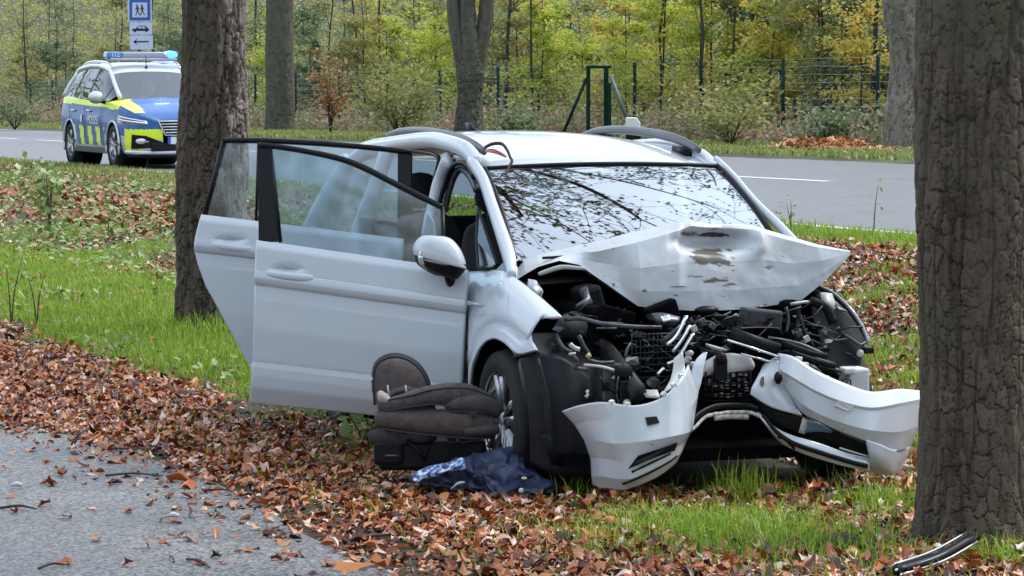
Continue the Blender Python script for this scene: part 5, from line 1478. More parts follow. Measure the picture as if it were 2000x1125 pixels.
# ---- the half by the struck tree
r0 = [(1520, 690), (1550, 697), (1590, 722), (1640, 745), (1700, 765), (1755, 760), (1801, 764)]
r1 = [(1521, 720), (1548, 736), (1592, 762), (1640, 782), (1700, 796), (1760, 787), (1804, 778)]
r1b = [(1522, 725), (1550, 742), (1594, 768), (1641, 788), (1700, 802), (1760, 793), (1803, 784)]
r2 = [(1529, 748), (1560, 782), (1596, 806), (1646, 826), (1700, 840), (1755, 843), (1793, 832)]
r2b = [(1531, 753), (1563, 790), (1598, 812), (1648, 832), (1700, 847), (1753, 850), (1790, 842)]
r3 = [(1536, 766), (1568, 806), (1601, 823), (1650, 845), (1692, 862), (1745, 882), (1775, 876)]
Xl = [.70, .78, .84, .88, .88, .82, .68]
dxl = [-.03, .022, .018, .034, .028, .015]
LP = np.array([[cpt(p[0], p[1], X + d) for p, X in zip(rw, Xl)] for rw, d in zip((r0, r1, r1b, r2, r2b, r3), dxl)])
BL = crumple(refine(LP, 6, 8, False, True), .002, 6, 31)
bl = sharp(sheet('bumper_half', BL, WHITE, wreck, .006, 0), 9)
bl['label'] = 'torn white bumper half beside the struck tree'
cp = grid_px([[(1690, 858, .905), (1720, 868, .885), (1745, 878, .845), (1777, 872, .70)], [(1696, 884, .895), (1722, 896, .875), (1744, 902, .82), (1767, 899, .69)], [(1697, 904, .86), (1722, 913, .84), (1740, 921, .79), (1757, 921, .67)], [(1698, 922, .80), (1722, 926, .78), (1740, 926, .74), (1755, 924, .66)]])
sheet('bumper_corner', refine(cp, 6, 6), WHITE, bl, .006, 0)
ip = grid_px([[(1492, 712, .66), (1510, 702, .68), (1524, 706, .69)], [(1478, 738, .70), (1504, 738, .72), (1536, 742, .72)], [(1468, 757, .72), (1506, 772, .75), (1550, 785, .76)], [(1465, 770, .72), (1508, 796, .76), (1566, 812, .79)]])
IP = crumple(refine(ip, 6, 6), .008, 8, 12)
inn_ = sheet('bumper_inner_piece', IP, WHITE, bl, .006, 0)
patch('paint_hole', IP, [(1486, 738), (1491, 735), (1492, 750), (1488, 756), (1484, 750)], pmat('bare_brown', (.09, .06, .05), .7), bl, .008)
MB().ball(cpt(1520, 738, .76), (.02, .022, .03), 8, 6).build('tow_hole', BLACK, bl)
sl = np.array([[cpt(*p) for p in r] for r in [[(1468, 772, .70), (1512, 799, .74), (1566, 813, .78), (1604, 826, .80), (1652, 847, .82), (1692, 866, .82)], [(1480, 794, .70), (1520, 828, .74), (1575, 850, .78), (1612, 862, .80), (1655, 880, .82), (1698, 893, .82)]]])
sheet('lower_grille', refine(sl, 4, 5), BLACK, bl, .006, 0)
sheet('fog_lamp', refine(grid_px([[(1572, 818, .82), (1600, 826, .83), (1627, 842, .84)], [(1566, 846, .82), (1598, 843, .83), (1622, 846, .84)]]), 3, 3), pmat('fog_lamp_lens', (.10, .15, .22), .12), bl, .004, 0)
sheet('fog_lamp_frame', refine(grid_px([[(1568, 816, .83), (1577, 820, .83)], [(1560, 845, .83), (1571, 848, .83)]]), 3, 2), PALEPART, bl, .006, 0)
lp = grid_px([[(1478, 802, .70), (1510, 832, .76), (1545, 850, .82), (1600, 866, .86), (1650, 884, .87), (1698, 896, .86)], [(1482, 812, .73), (1515, 846, .79), (1553, 865, .85), (1602, 880, .88), (1650, 895, .89), (1698, 909, .87)], [(1490, 824, .71), (1523, 862, .77), (1562, 883, .83), (1606, 898, .87), (1652, 911, .88), (1700, 922, .84)]])
LIP = refine(lp, 6, 6)
lip = sheet('bumper_lip', LIP, WHITE, bl, .006, 0)
MB().tube([on(LIP, x, y, .008) for x, y in ((1490, 812), (1515, 842), (1550, 866), (1602, 884), (1650, 899), (1694, 911))], .011, 6, .5, smooth=4).build('lip_groove', BLACK, bl)
MB().tube([on(LIP, x, y, .008) for x, y in ((1520, 853), (1532, 855), (1545, 868), (1552, 876))], .009, 6, .5, smooth=3).build('lip_tear', BLACK, bl)
MB().tube([cpt(1640, 875, .885), cpt(1668, 884, .89), cpt(1696, 892, .88)], .005, 5).build('slot_edge', PALEPART, bl)
patch('washer_cover', BL, [(1630, 792), (1636, 784), (1668, 790), (1664, 800), (1652, 802)], WHITE_IN, bl, .006)
MB().lathe([(.010, -.004), (.010, .004), (.006, .004), (.006, -.004)], 14, 'Y', on(BL, 1643, 834, .006), closed=True).build('sensor_ring', PALEPART, bl)
for x, y in ((1562, 704), (1575, 716), (1598, 734), (1616, 742), (1636, 752)):
    MB().box(on(BL, x, y, -.02) + [-.01, 0, .008], (.04, .022, .018), Matrix.Rotation(x * .37, 3, 'X')).build('broken_tab', WHITE_IN, bl, False, .004)
# the strip that still joins both halves low in the middle
cs = [cpt(1348, 842, .80), cpt(1368, 822, .76), cpt(1396, 808, .72), (cpt(1430, 805, .70)), cpt(1462, 806, .70), cpt(1484, 812, .73)]
DIRTY = pmat('dirty_torn_edge', (.42, .41, .37), .7, var=.5, scale=40)
MB().tube(crumple(spline(np.array(cs), 6), .012, 14, 3, 2), .009, 8, .6, up=(0, 0, 1)).build('lower_strip', DIRTY, wreck)
MB().tube(np.array(cs) + [-.01, 0, .03], .014, 8, .6, smooth=5).build('lower_strip', BLACK, wreck)
MB().tube(np.array(cs)[2:5] + [.0, 0, -.02], .013, 6, .6, smooth=4).build('torn_strip', DIRTY, wreck)
MB().plate([cpt(1352, 800, .66), cpt(1500, 790, .60), cpt(1540, 850, .66), cpt(1480, 805, .62), cpt(1400, 800, .62), cpt(1356, 830, .68)], [-.02, 0, 0]).build('undertray', SHADE_BLACK, wreck, False)
MB().plate([(.12, -.70, .14), (.12, .72, .14), (.12, .72, .5), (.12, -.70, .5)], [-.02, 0, 0]).build('under_car_shade_sheet', SHADE_BLACK, wreck, False)  # black sheet standing in for the shadow under the car

# ---- open doors
def door_frame(H, ang):
    """door plane through hinge H (car frame, x y), running to the free edge in the world direction ang"""
    dw = np.array([-math.cos(ang), math.sin(ang), 0]); dc = RC @ dw
    nw = np.array([-math.sin(ang), -math.cos(ang), 0]); nc = RC @ nw     # outwards, to the camera
    H3 = np.array([H[0], H[1], 0.0])
    def f(px, py, off=0.0):
        o, d = RC @ (EYEV - CAR), RC @ ray(px, py)
        return o + d * (((H3 + nc * off - o) @ nc) / (d @ nc))
    return f, dc, nc
DF, ddir, dn = door_frame((-.52, -.905), math.radians(22.4))
DR, rdir, rn = door_frame((-1.60, -.905), math.radians(19.5))

def door_skin(f, rows, n, name, dents=()):
    P = np.array([[f(xl + (xr - xl) * k / 6, yl + (yr - yl) * k / 6, off) for k in range(7)] for (xl, yl, xr, yr, off) in rows])
    P = refine(P, 10, 16, False, False)
    q = to_px(P)
    for (cx, cy, ax, ay, dep) in dents:
        P -= n * (dep * np.exp(-((((q[..., 0] - cx) / ax) ** 2 + ((q[..., 1] - cy) / ay) ** 2) ** 2)))[..., None]
    P += n * (.0012 * 2 * fbm(P * 5, 3, 3))[..., None]
    return P
fd_rows = [(505, 476, 918, 534, 0), (504.5, 486, 917, 545, .016), (504, 508, 915, 566, .026), (503.5, 530, 913.5, 588, .036), (503, 540, 913, 597, .044), (502.8, 543, 913, 600, .041), (502.6, 546.5, 912.7, 604, .024), (502.4, 556, 912.5, 613, .023), (502, 580, 912, 634, .032), (501, 640, 909.5, 692, .036), (499.3, 698, 907.5, 746, .022), (499, 704, 907.3, 751, .019), (498.8, 708, 907.2, 755, .010), (498.5, 712, 907, 759, .024), (497, 730, 906.5, 777, .022), (495, 750, 906, 795, .012), (492, 780, 905, 820, -.03)]
FDP = door_skin(DF, fd_rows, dn, 'front', [(567, 527, 27, 11, .042)])
front_door = sharp(sheet('front_door', FDP, WHITE, wreck), 27)
solid(front_door, .035, -1)
front_door['label'] = 'open front door'
MB().plate([DF(512, 486, -.05), DF(905, 542, -.05), DF(898, 805, -.05), DF(500, 768, -.05)], -dn * .05).build('inner_panel', INTERIOR, front_door, False)
def bar_handle(f, n, a, b, mid, door):
    pts = [f(*a, .035), f(a[0] + 8, a[1] + 1.2, .062), f(*mid, .070), f(b[0] - 8, b[1] - 1.2, .062), f(*b, .035)]
    h = MB().tube(pts, [.013, .020, .022, .020, .012], 10, .7, smooth=6).build('handle', WHITE, door)
    return h
MB().tube([DF(499 + (907 - 499) * k / 4, 708 + 47 * k / 4, .016) for k in range(5)], .005, 6).build('sill_groove', BLACK, front_door)
bar_handle(DF, dn, (515, 533), (617, 545), (566, 540), front_door)
def DFT(px, py, off=0.0): return DF(px, py, off - .30 * max(0.0, (476 + (px - 505) * .145 - py) / 395.0))
def DRT(px, py, off=0.0): return DR(px, py, off - .30 * max(0.0, (426 + (px - 397) * .121 - py) / 380.0))
# window of the front door: black trim, frame, pane
band = [DFT(504, 284, .01), DFT(528, 290, .01), DFT(548, 472, .01), DFT(505, 474, .01)]
MB().plate(band, -dn * .02).build('window_trim', BLACK, front_door, False)
topc = [DFT(505, 283, .012), DFT(545, 287, .012), DFT(600, 296, .012), DFT(660, 309, .012), DFT(707, 326, .012), DFT(772, 359, .012), DFT(830, 388, .012), DFT(864, 405, .012)]
MB().tube(topc, [.014, .014, .014, .015, .016, .016, .016, .014], 8, .8, smooth=5).build('window_frame', BLACK, front_door)
MB().tube([DFT(864, 405, .01), DFT(866, 460, .01), DFT(868, 526, .01)], .011, 8).build('window_frame', BLACK, front_door)
MB().tube([DFT(505, 476, .012), DFT(680, 501, .012), DFT(868, 528, .012)], .011, 8, .7).build('window_sill', BLACK, front_door)
MB().tube([DFT(529, 288, .014), DFT(547, 474, .014)], .006, 6).build('window_divider', BLACK, front_door)
gp = [DFT(528, 290, .004)] + [DFT(x, y, .004) for x, y in ((545, 288), (600, 297), (660, 310), (707, 327), (772, 360), (830, 389), (863, 406))] + [DFT(866, 525, .004), DFT(547, 474, .004)]
MB().poly(gp).build('window_pane', GLASS_D, front_door, False)
MB().plate([DFT(835, 416, -.02), DFT(846, 432, -.02), DFT(852, 500, -.02), DFT(815, 505, -.02)], -dn * .01).build('sail_panel', pmat('pale_inner_trim', (.45, .5, .5), .5), front_door, False)
# wing mirror
mc = DF(858, 500, .13)
mir = MB().tube([DF(884, 552, .02), DF(880, 542, .05), DF(874, 524, .11)], [.045, .04, .035], 10, .7).build('wing_mirror', BLACK, wreck)
rows_m = []
for k, (py, xl, xr, dep) in enumerate([(464, 836, 868, .035), (467, 826, 880, .05), (475, 818, 891, .065), (486, 812, 900, .075), (499, 809, 906, .08), (511, 811, 908, .078)]):
    rows_m.append([DF(xl + (xr - xl) * (0.5 - .5 * math.cos(math.pi * j / 8)), py + 14 * ((xl + (xr - xl) * (0.5 - .5 * math.cos(math.pi * j / 8)) - 858) / 48) * (.2 + .16 * k), .13 + dep * math.sin(math.pi * j / 8)) for j in range(9)])
solid(sheet('mirror_cap', refine(np.array(rows_m), 4, 3), WHITE, mir), .008)
rows_l = []
for k, (py, xl, xr, dep) in enumerate([(507, 810, 908, .074), (514, 812, 907, .074), (522, 818, 903, .066), (530, 832, 897, .05), (536, 850, 892, .03)]):
    rows_l.append([DF(xl + (xr - xl) * (0.5 - .5 * math.cos(math.pi * j / 8)), py + 9 * ((xl + (xr - xl) * (0.5 - .5 * math.cos(math.pi * j / 8)) - 858) / 48), .13 + dep * math.sin(math.pi * j / 8)) for j in range(9)])
solid(sheet('mirror_housing', refine(np.array(rows_l), 4, 3), BLACK, mir), .008)
MB().tube([DF(809, 502, .145), DF(840, 510, .21), DF(870, 516, .21), DF(907, 518, .145)], .006, 6, smooth=4).build('indicator_strip', pmat('smoky_lens', (.18, .17, .17), .2), mir)
MB().ball(DF(858, 502, .125), (.03, .11, .075), 14, 8).build('mirror_glass', CHROME, mir)

rd_rows = [(397, 426, 792, 474, 0), (394, 434, 791, 482, .016), (390, 450, 790, 498, .026), (386, 466, 789, 514, .036), (384.5, 477, 788, 525, .044), (384.5, 480, 788, 528, .041), (384.6, 483.5, 788, 531.5, .024), (385.5, 492, 788, 540, .023), (391, 515, 787, 562, .032), (408, 560, 786, 606, .034), (434, 606, 785.5, 652, .034), (458, 650, 785, 694, .026), (478, 686, 784.5, 728, .014), (490, 708, 784.4, 745, .006), (496, 724, 784, 760, .012), (499, 740, 784, 778, -.01)]
RDP = door_skin(DR, rd_rows, rn, 'rear', [(455, 470, 25, 10, .042)])
rear_door = sharp(sheet('rear_door', RDP, WHITE, wreck), 27)
solid(rear_door, .035, -1)
rear_door['label'] = 'open rear door'
MB().plate([DR(405, 436, -.05), DR(780, 484, -.05), DR(776, 740, -.05), DR(500, 720, -.05), (DR(400, 530, -.05))], -rn * .05).build('inner_panel', INTERIOR, rear_door, False)
bar_handle(DR, rn, (406, 477), (504, 489), (455, 484), rear_door)
MB().tube([DRT(398, 426, .01), DRT(418, 348, .01), DRT(437, 276, .01)], .012, 8).build('window_frame', BLACK, rear_door)
MB().tube([DRT(436, 274, .012), DRT(520, 275, .012), DRT(620, 280, .012), DRT(720, 288, .012), DRT(802, 297, .012)], .014, 8, .8, smooth=4).build('window_frame', BLACK, rear_door)
MB().plate([DRT(777, 296, .008), DRT(803, 299, .008), DRT(801, 476, .008), DRT(776, 473, .008)], -rn * .02).build('window_trim', BLACK, rear_door, False)
MB().tube([DRT(398, 427, .012), DRT(600, 451, .012), DRT(800, 477, .012)], .010, 8, .7).build('window_sill', BLACK, rear_door)
gp = [DRT(399, 425, .004), DRT(437, 277, .004), DRT(520, 276, .004), DRT(620, 281, .004), DRT(720, 289, .004), DRT(778, 296, .004), DRT(776, 472, .004)]
MB().poly(gp).build('window_pane', GLASS_D, rear_door, False)
MB().tube([DRT(505, 277, .01), DRT(500, 436, .01)], .008, 6).build('window_divider', BLACK, rear_door)
# hinges and strap
MB().tube([(-.50, -.86, .62), DF(905, 650, -.03)], .02, 6).build('door_hinge', GREYMETAL, front_door)
MB().tube([(-1.62, -.84, .62), DR(786, 640, -.03)], .02, 6).build('door_hinge', GREYMETAL, rear_door)
# ================================================================== THINGS ROUND THE WRECK
def on_ground(px, py, z=0.0):
    d = ray(px, py); return EYEV + d * (z - EYE) / d[2]

# ---- brown child seat, folded over, beside the front wheel
M_FAB = pmat('brown_seat_fabric', (.075, .058, .056), .92, var=.28, scale=30, bump=.5, bscale=160)
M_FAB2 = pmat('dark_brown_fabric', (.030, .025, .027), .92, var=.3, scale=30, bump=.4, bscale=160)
M_PIPE = pmat('seat_piping', (.02, .02, .025), .7)
D0 = 14.30
base = wpt(850, 925, D0); bz = float(ground_z(base[0], base[1]))
seat_t = thing('child_seat', 'brown padded child seat slumped in the leaves beside the front wheel', 'child seat', (base[0], D0, bz))
def cs_(px, py, dd=0.0): return wpt(px, py, D0 + dd) - np.array([base[0], D0, bz])
def pad(name, pts, r, flat, mat, seg=16, up=(0, 1, 0), sm=5, amp=.006, seed=1):
    """a cushion roll along pts"""
    o = MB().tube([cs_(*p) for p in pts], r, seg, flat, up=up, smooth=sm).build(name, mat, seat_t)
    me = o.data; n = len(me.vertices); V = np.zeros(n * 3); me.vertices.foreach_get('co', V); V = V.reshape(-1, 3)
    V += amp * 2 * np.stack([fbm(V * 9, seed, 3), fbm(V * 9, seed + 4, 3), fbm(V * 9, seed + 8, 3)], 1)
    me.vertices.foreach_set('co', V.ravel()); me.update(); return o
# rounded backrest: dome outline with thickness and piping
dome = [(733, 790), (731, 760), (731, 730), (737, 711), (752, 700), (772, 696), (795, 701), (814, 714), (828, 733), (836, 755), (838, 772), (838, 800)]
dm = spline([cs_(x, y, .12) for x, y in dome], 4)
mbd = MB(); cen = cs_(785, 772, .10)
ringsV = []
for f, off in ((1.0, .05), (1.02, .02), (1.0, -.015), (.93, -.04), (.75, -.055), (.45, -.062), (.0, -.064)):
    ringsV.append(cen + (dm - cen) * f + np.array([0, off, 0]))
V = np.concatenate(ringsV); m_ = len(dm)
mbd.add(V, [tuple(f) for f in grid_faces(len(ringsV), m_)])
mbd.build('backrest', M_FAB, seat_t)
MB().tube(dm + [0, -.02, 0], .008, 6).build('piping', M_PIPE, seat_t)
MB().tube(dm[3:-3] * 1.0 + [0, .04, 0], .014, 6).build('backrest_rim', M_PIPE, seat_t)
# dark hollow with the harness slot under the headrest
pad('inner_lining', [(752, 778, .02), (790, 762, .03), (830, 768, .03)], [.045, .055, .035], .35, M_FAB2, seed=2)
MB().tube([cs_(757, 752, -.035), cs_(760, 775, -.04)], .004, 5).tube([cs_(792, 752, -.035), cs_(795, 772, -.04)], .004, 5).build('white_stitching', pmat('stitch', (.4, .4, .42), .8), seat_t)
pad('side_wing', [(742, 768, -.02), (750, 778, -.04), (760, 784, -.05)], [.02, .034, .02], .8, pmat('light_lining', (.30, .26, .24), .9, var=.2), seed=3)
# the long pads
pad('cushion', [(742, 795, -.02), (790, 786, -.06), (850, 772, -.07), (910, 772, -.06), (958, 790, -.03)], [.028, .038, .046, .050, .038], 1.1, M_FAB, seed=4)
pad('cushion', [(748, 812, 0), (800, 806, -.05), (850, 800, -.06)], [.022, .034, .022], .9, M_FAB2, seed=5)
pad('armrest', [(872, 795, -.075), (900, 787, -.09), (940, 790, -.08), (974, 802, -.05)], [.030, .040, .044, .036], 1.0, M_FAB, seed=6)
pad('cushion', [(735, 818, -.03), (775, 820, -.06), (840, 825, -.08), (910, 828, -.08), (962, 832, -.05)], [.034, .044, .054, .062, .054], 1.1, M_FAB, seed=7)
pad('cushion_flap', [(905, 840, -.10), (940, 838, -.09), (966, 836, -.06)], [.045, .055, .05], .6, M_FAB, seed=9)
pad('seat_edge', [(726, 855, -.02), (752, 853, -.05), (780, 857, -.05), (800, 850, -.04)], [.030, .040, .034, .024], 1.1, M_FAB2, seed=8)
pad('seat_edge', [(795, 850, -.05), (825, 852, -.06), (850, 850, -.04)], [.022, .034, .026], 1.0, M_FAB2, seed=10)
for q in ([(740, 806, -.05), (790, 797, -.105), (850, 790, -.12), (900, 800, -.12)], [(735, 836, -.05), (775, 842, -.11), (840, 850, -.135), (910, 856, -.135), (962, 856, -.10)], [(875, 806, -.11), (905, 803, -.13), (945, 806, -.12), (972, 812, -.08)], [(745, 784, -.05), (800, 773, -.10), (850, 760, -.11), (910, 758, -.10), (955, 774, -.06)]):
    MB().tube([cs_(*p) for p in q], .0045, 5, smooth=5).build('seam_piping', M_PIPE, seat_t)
for q in ([(818, 806, -.10), (822, 818, -.11)], [(838, 805, -.10), (842, 817, -.11)]):
    MB().tube([cs_(*p) for p in q], .003, 4).build('white_stitching', PALEPART, seat_t)
MB().box(cs_(925, 808, -.148), (.035, .02, .016)).build('belt_slot', M_PIPE, seat_t, False)
# black shell underneath
shell = MB()
shell.box(cs_(845, 885, .06), (.50, .22, .14)); shell.box(cs_(760, 880, .02), (.14, .2, .12))
shell.build('base_shell', BLACK, seat_t, False, .02)
for i, (x, y) in enumerate(((882, 858), (905, 858), (880, 868), (908, 868), (890, 878))):
    MB().box(cs_(x, y, -.075), (.04, .03, .016)).build('base_rib', PLASTIC, seat_t, False, .004)
MB().tube([cs_(795, 862, -.07), cs_(815, 880, -.09), cs_(828, 893, -.09)], .010, 6, .5).tube([cs_(842, 860, -.07), cs_(832, 885, -.09), cs_(826, 900, -.09)], .010, 6, .5).build('belt_strap', PLASTIC, seat_t)
MB().tube([cs_(752, 890, -.09), cs_(780, 890, -.095)], .007, 6).build('base_bar', GREYMETAL, seat_t)

# ---- crumpled dark blue jacket
M_JACK = pmat('navy_jacket', (.018, .028, .070), .55, var=.3, scale=6, bump=.2, bscale=30)
M_JACK2 = pmat('blue_white_lining', (.30, .38, .55), .7, var=.7, scale=30)
JD = 13.98
jb = wpt(960, 965, JD); jz = float(ground_z(jb[0], jb[1]))
jacket = thing('jacket', 'crumpled dark blue jacket lying on the leaves in front of the wheel', 'jacket', (jb[0], JD, jz))
def jp(px, py, dd=0.0): return wpt(px, py, JD + dd) - np.array([jb[0], JD, jz])
jr = [[(908, 905, .20), (930, 890, .20), (955, 882, .2), (985, 876, .2), (1012, 878, .2), (1026, 890, .18), (1030, 905, .15)],
      [(905, 918, .12), (930, 900, .10), (958, 893, .08), (988, 888, .08), (1016, 892, .08), (1030, 906, .08), (1050, 928, .08)],
      [(902, 930, .05), (926, 922, .02), (955, 915, -.02), (985, 912, -.03), (1010, 915, -.03), (1040, 930, -.02), (1070, 940, 0)],
      [(905, 945, 0), (930, 945, -.04), (950, 938, -.08), (972, 942, -.1), (1010, 938, -.08), (1050, 946, -.05), (1092, 948, 0)],
      [(915, 955, -.02), (940, 960, -.06), (962, 962, -.10), (975, 968, -.12), (1012, 956, -.10), (1048, 962, -.06), (1086, 958, -.02)],
      [(925, 960, -.02), (950, 966, -.06), (968, 976, -.12), (988, 980, -.12), (1020, 968, -.10), (1050, 972, -.06), (1078, 964, -.02)]]
def rumple(P, amp, seed, up=.5):
    """cloth lying in sharp folds: a jittered coarse net, flat between its creases"""
    g = np.random.default_rng(seed)
    Q = refine(P, 2, 2)
    J = g.normal(0, 1, Q.shape[:2])
    J = J * .6 + 1.1 * np.sin(np.arange(Q.shape[1])[None, :] * 1.9 + g.uniform(0, 6, (Q.shape[0], 1)) * .35 + np.arange(Q.shape[0])[:, None] * .8)
    Q[..., 1] -= amp * J; Q[..., 2] += up * amp * np.abs(g.normal(0, 1, J.shape)); Q[..., 0] += amp * .5 * g.normal(0, 1, J.shape)
    Q[..., 2] = np.maximum(Q[..., 2], .004)
    return refine(Q, 6, 6, False, False)
JP = rumple(np.array([[jp(*p) for p in r] for r in jr]), .021, 5)
sharp(sheet('jacket_body', JP, M_JACK, jacket, .003, 0), 16)
sl = rumple(np.array([[jp(*p) for p in r] for r in [[(800, 932, .04), (830, 920, .04), (862, 912, .05), (890, 898, .06), (918, 893, .06)], [(803, 940, -.02), (835, 928, -.04), (866, 922, -.04), (894, 910, -.04), (920, 910, -.03)], [(830, 952, -.03), (850, 945, -.05), (880, 945, -.05), (905, 938, -.05), (925, 935, -.03)], [(845, 956, 0), (870, 955, -.03), (895, 958, -.04), (915, 958, -.04), (930, 955, -.02)]]]), .013, 8)
sharp(sheet('sleeve', sl, M_JACK, jacket, .003, 0), 16)
li = rumple(np.array([[jp(*p) for p in r] for r in [[(803, 928, -.03), (835, 914, -.03), (868, 906, -.03), (905, 895, -.02)], [(806, 938, -.07), (838, 924, -.08), (870, 917, -.08), (908, 908, -.07)], [(815, 942, -.08), (842, 932, -.09), (874, 924, -.09), (912, 918, -.08)]]]), .010, 9)
m, n, l, b = newmat('checked_lining')
tc = n.new('ShaderNodeTexCoord'); t = n.new('ShaderNodeTexNoise'); t.inputs['Scale'].default_value = 38; t.inputs['Detail'].default_value = 2; l.new(tc.outputs['Object'], t.inputs['Vector'])
r = n.new('ShaderNodeValToRGB'); r.color_ramp.interpolation = 'CONSTANT'; e = r.color_ramp.elements; e[0].color = (.05, .07, .14, 1); e[1].position = .48; e[1].color = (.20, .30, .55, 1); x = e.new(.58); x.color = (.55, .60, .68, 1)
l.new(t.outputs['Fac'], r.inputs['Fac']); l.new(r.outputs['Color'], b.inputs['Base Color']); b.inputs['Roughness'].default_value = .8
sheet('lining', li, m, jacket, .004, 0)
MB().tube([jp(880, 956, -.08), jp(895, 944, -.10), jp(908, 942, -.10)], [.003, .006, .003], 6, smooth=3).build('zip_edge', pmat('pale_zip', (.55, .52, .50), .5), jacket)
MB().ball(jp(1018, 958, -.19), (.012, .006, .012), 10, 6).ball(jp(1024, 934, -.16), (.014, .006, .007), 10, 6).build('reflective_button', pmat('pale_button', (.6, .62, .45), .4), jacket)
MB().tube([jp(990, 840, .22), jp(1000, 860, .2), jp(1004, 885, .14)], [.014, .022, .012], 8, .25, up=(1, 0, 0), smooth=4).tube([jp(1008, 850, .2), jp(1018, 872, .18), jp(1012, 890, .14)], [.008, .016, .01], 8, .25, up=(1, 0, 0), smooth=4).build('belt_ribbon', pmat('grey_ribbon', (.45, .47, .5), .6), jacket)

# ---- chrome grille trim at the foot of the struck tree
g0, g1 = on_ground(1738, 1106, .03), on_ground(1890, 1040, .05)
g1 = wpt(1888, 1040, 12.2); g0 = wpt(1738, 1104, 11.75)
trim = thing('grille_trim', 'broken grille strip with three chrome bars at the foot of the struck tree', 'car part', g0)
mid = (g0 + g1) / 2 + [.012, 0, -.012]
for k, off in enumerate(((0, 0, .0), (.018, -.03, -.016), (.034, -.06, -.030))):
    c = [np.array(off) + p - g0 for p in (g0 + ([.02, .02, 0] if k == 0 else [0, 0, 0]), mid, g1)]
    MB().tube(c, [.007, .0085, .007], 6, .6, up=(0, 0, 1), smooth=5).build('chrome_bar', CHROME, trim)
c = [p - g0 + np.array([.016, -.01, -.022]) for p in (g0, mid, g1)]
MB().tube(c, .020, 8, 1.2, up=(0, 0, 1), smooth=5).build('black_backing', BLACK, trim)
# a dug up clod with a shard of slate-coloured plastic
c0 = on_ground(1650, 1070)
V = MB().ball((0, 0, .0), (.13, .12, .06), 22, 12)
cl = V.build('dirt_clod', pmat('dark_dug_soil', (.030, .020, .014), .95, var=.6, scale=30, bump=1.0, bscale=40))
me = cl.data; vv = np.zeros(len(me.vertices) * 3); me.vertices.foreach_get('co', vv); vv = vv.reshape(-1, 3)
vv *= (1 + .9 * fbm(vv * 12, 3, 3))[:, None]; me.vertices.foreach_set('co', vv.ravel()); me.update()
cl.location = (c0[0], c0[1], 0.0)
tag(cl, 'dark clump of dug up soil among leaves left of the struck tree', 'soil clump')
p = wpt(1706, 1090, 12.1)
sh_ = MB().plate([(-.02, 0, -.02), (.02, .01, -.02), (.024, .01, .02), (-.01, 0, .028)], (0, .004, 0)).build('plastic_shard', pmat('slate_shard', (.08, .09, .11), .4), None, False)
sh_.location = p; tag(sh_, 'small slate grey plastic shard standing beside the dirt clump', 'car part')
p = wpt(1632, 1098, 12.05)
sh_ = MB().tube([(0, 0, -.02), (.002, 0, .03), (.004, 0, .055)], [.005, .006, .003], 6, .6).build('plastic_splinter', PALEPART); sh_.location = p
tag(sh_, 'tiny white plastic splinter upright in the leaves at the bottom', 'car part')
for i, (px, py) in enumerate(((628, 985), (325, 1008), (20, 948))):
    p = on_ground(px, py, .02)
    o = MB().tube([(0, 0, 0), (.03, .01, .006), (.055, 0, 0)], [.006, .012, .008], 6, .5).build('litter_scrap', pmat('pale_litter', (.55, .52, .56), .5)); o.location = p
    tag(o, ['pale crumpled scrap lying in the leaf drift', 'tiny white scrap in the middle of the asphalt', 'tiny white crumb at the left of the asphalt'][i], 'litter')

# ---- twig with a reddish leaf on the roof, and a leaf on the windscreen
RT0 = CAR + cpt(985, 296, -1.05) @ RC
tw = thing('roof_twig', 'dark bent twig with a reddish leaf on the front edge of the white roof', 'twig', (RT0))
def rp_(px, py, X): return (CAR + cpt(px, py, X) @ RC) - RT0
MB().tube([rp_(947, 288, -1.12), rp_(962, 281, -1.1), rp_(980, 281, -1.08), rp_(990, 292, -1.04), rp_(997, 308, -1.0), rp_(1000, 315, -.97), rp_(992, 330, -.94), rp_(988, 342, -.90)], [.008, .009, .009, .008, .007, .008, .006, .004], 6, smooth=4).build('stem', M_STICK, tw)
lf = np.array([[rp_(947, 292, -1.09), rp_(962, 291, -1.09), rp_(978, 297, -1.07), rp_(990, 305, -1.04)], [rp_(946, 297, -1.07), rp_(960, 298, -1.07), rp_(974, 302, -1.05), rp_(989, 308, -1.03)]])
sheet('leaf', refine(lf, 3, 5), pmat('reddish_leaf', (.26, .07, .035), .5, var=.3, scale=40), tw, .003, 0)
p = CAR + cpt(1409, 346, -.92) @ RC
lv = MB().add([(-.02, 0, -.035), (-.012, -.006, 0), (-.02, -.004, .02), (.002, -.008, .036), (.018, -.004, .022), (.012, -.01, .0), (.004, -.004, -.03), (0, -.012, .005)], [(0, 7, 1), (1, 7, 2), (2, 7, 3), (3, 7, 4), (4, 7, 5), (5, 7, 6), (6, 7, 0)]).build('stuck_leaf', pmat('red_brown_leaf', (.20, .06, .04), .5, var=.3), None, False)
lv.location = p; solid(lv, .002, 0); tag(lv, 'red brown leaf stuck to the upper corner of the windscreen', 'leaf')

# ---- white delineator post at the near road edge
dx_, dy_ = (1236 - 1000) / F_PX * 28.0, 28.0
post = thing('delineator_post', 'white roadside delineator post with slanted top, behind the white car roof', 'post', (dx_, dy_, float(ground_z(dx_, dy_)) - .02))
hh = EYE - (229 - 150) / F_PX * 28.0 - post.location.z
w_ = .066
MB().plate([(-w_, -.05, 0), (w_, -.05, 0), (w_, -.05, hh - .05), (w_ * .45, -.05, hh), (-w_, -.05, hh)], (0, .1, 0)).build('post_body', pmat('white_post_plastic', (.78, .78, .78), .45), post, False, .008)
MB().box((0, -.051, hh - .22), (2 * w_ + .004, .01, .18)).build('black_band', BLACK, post, False)

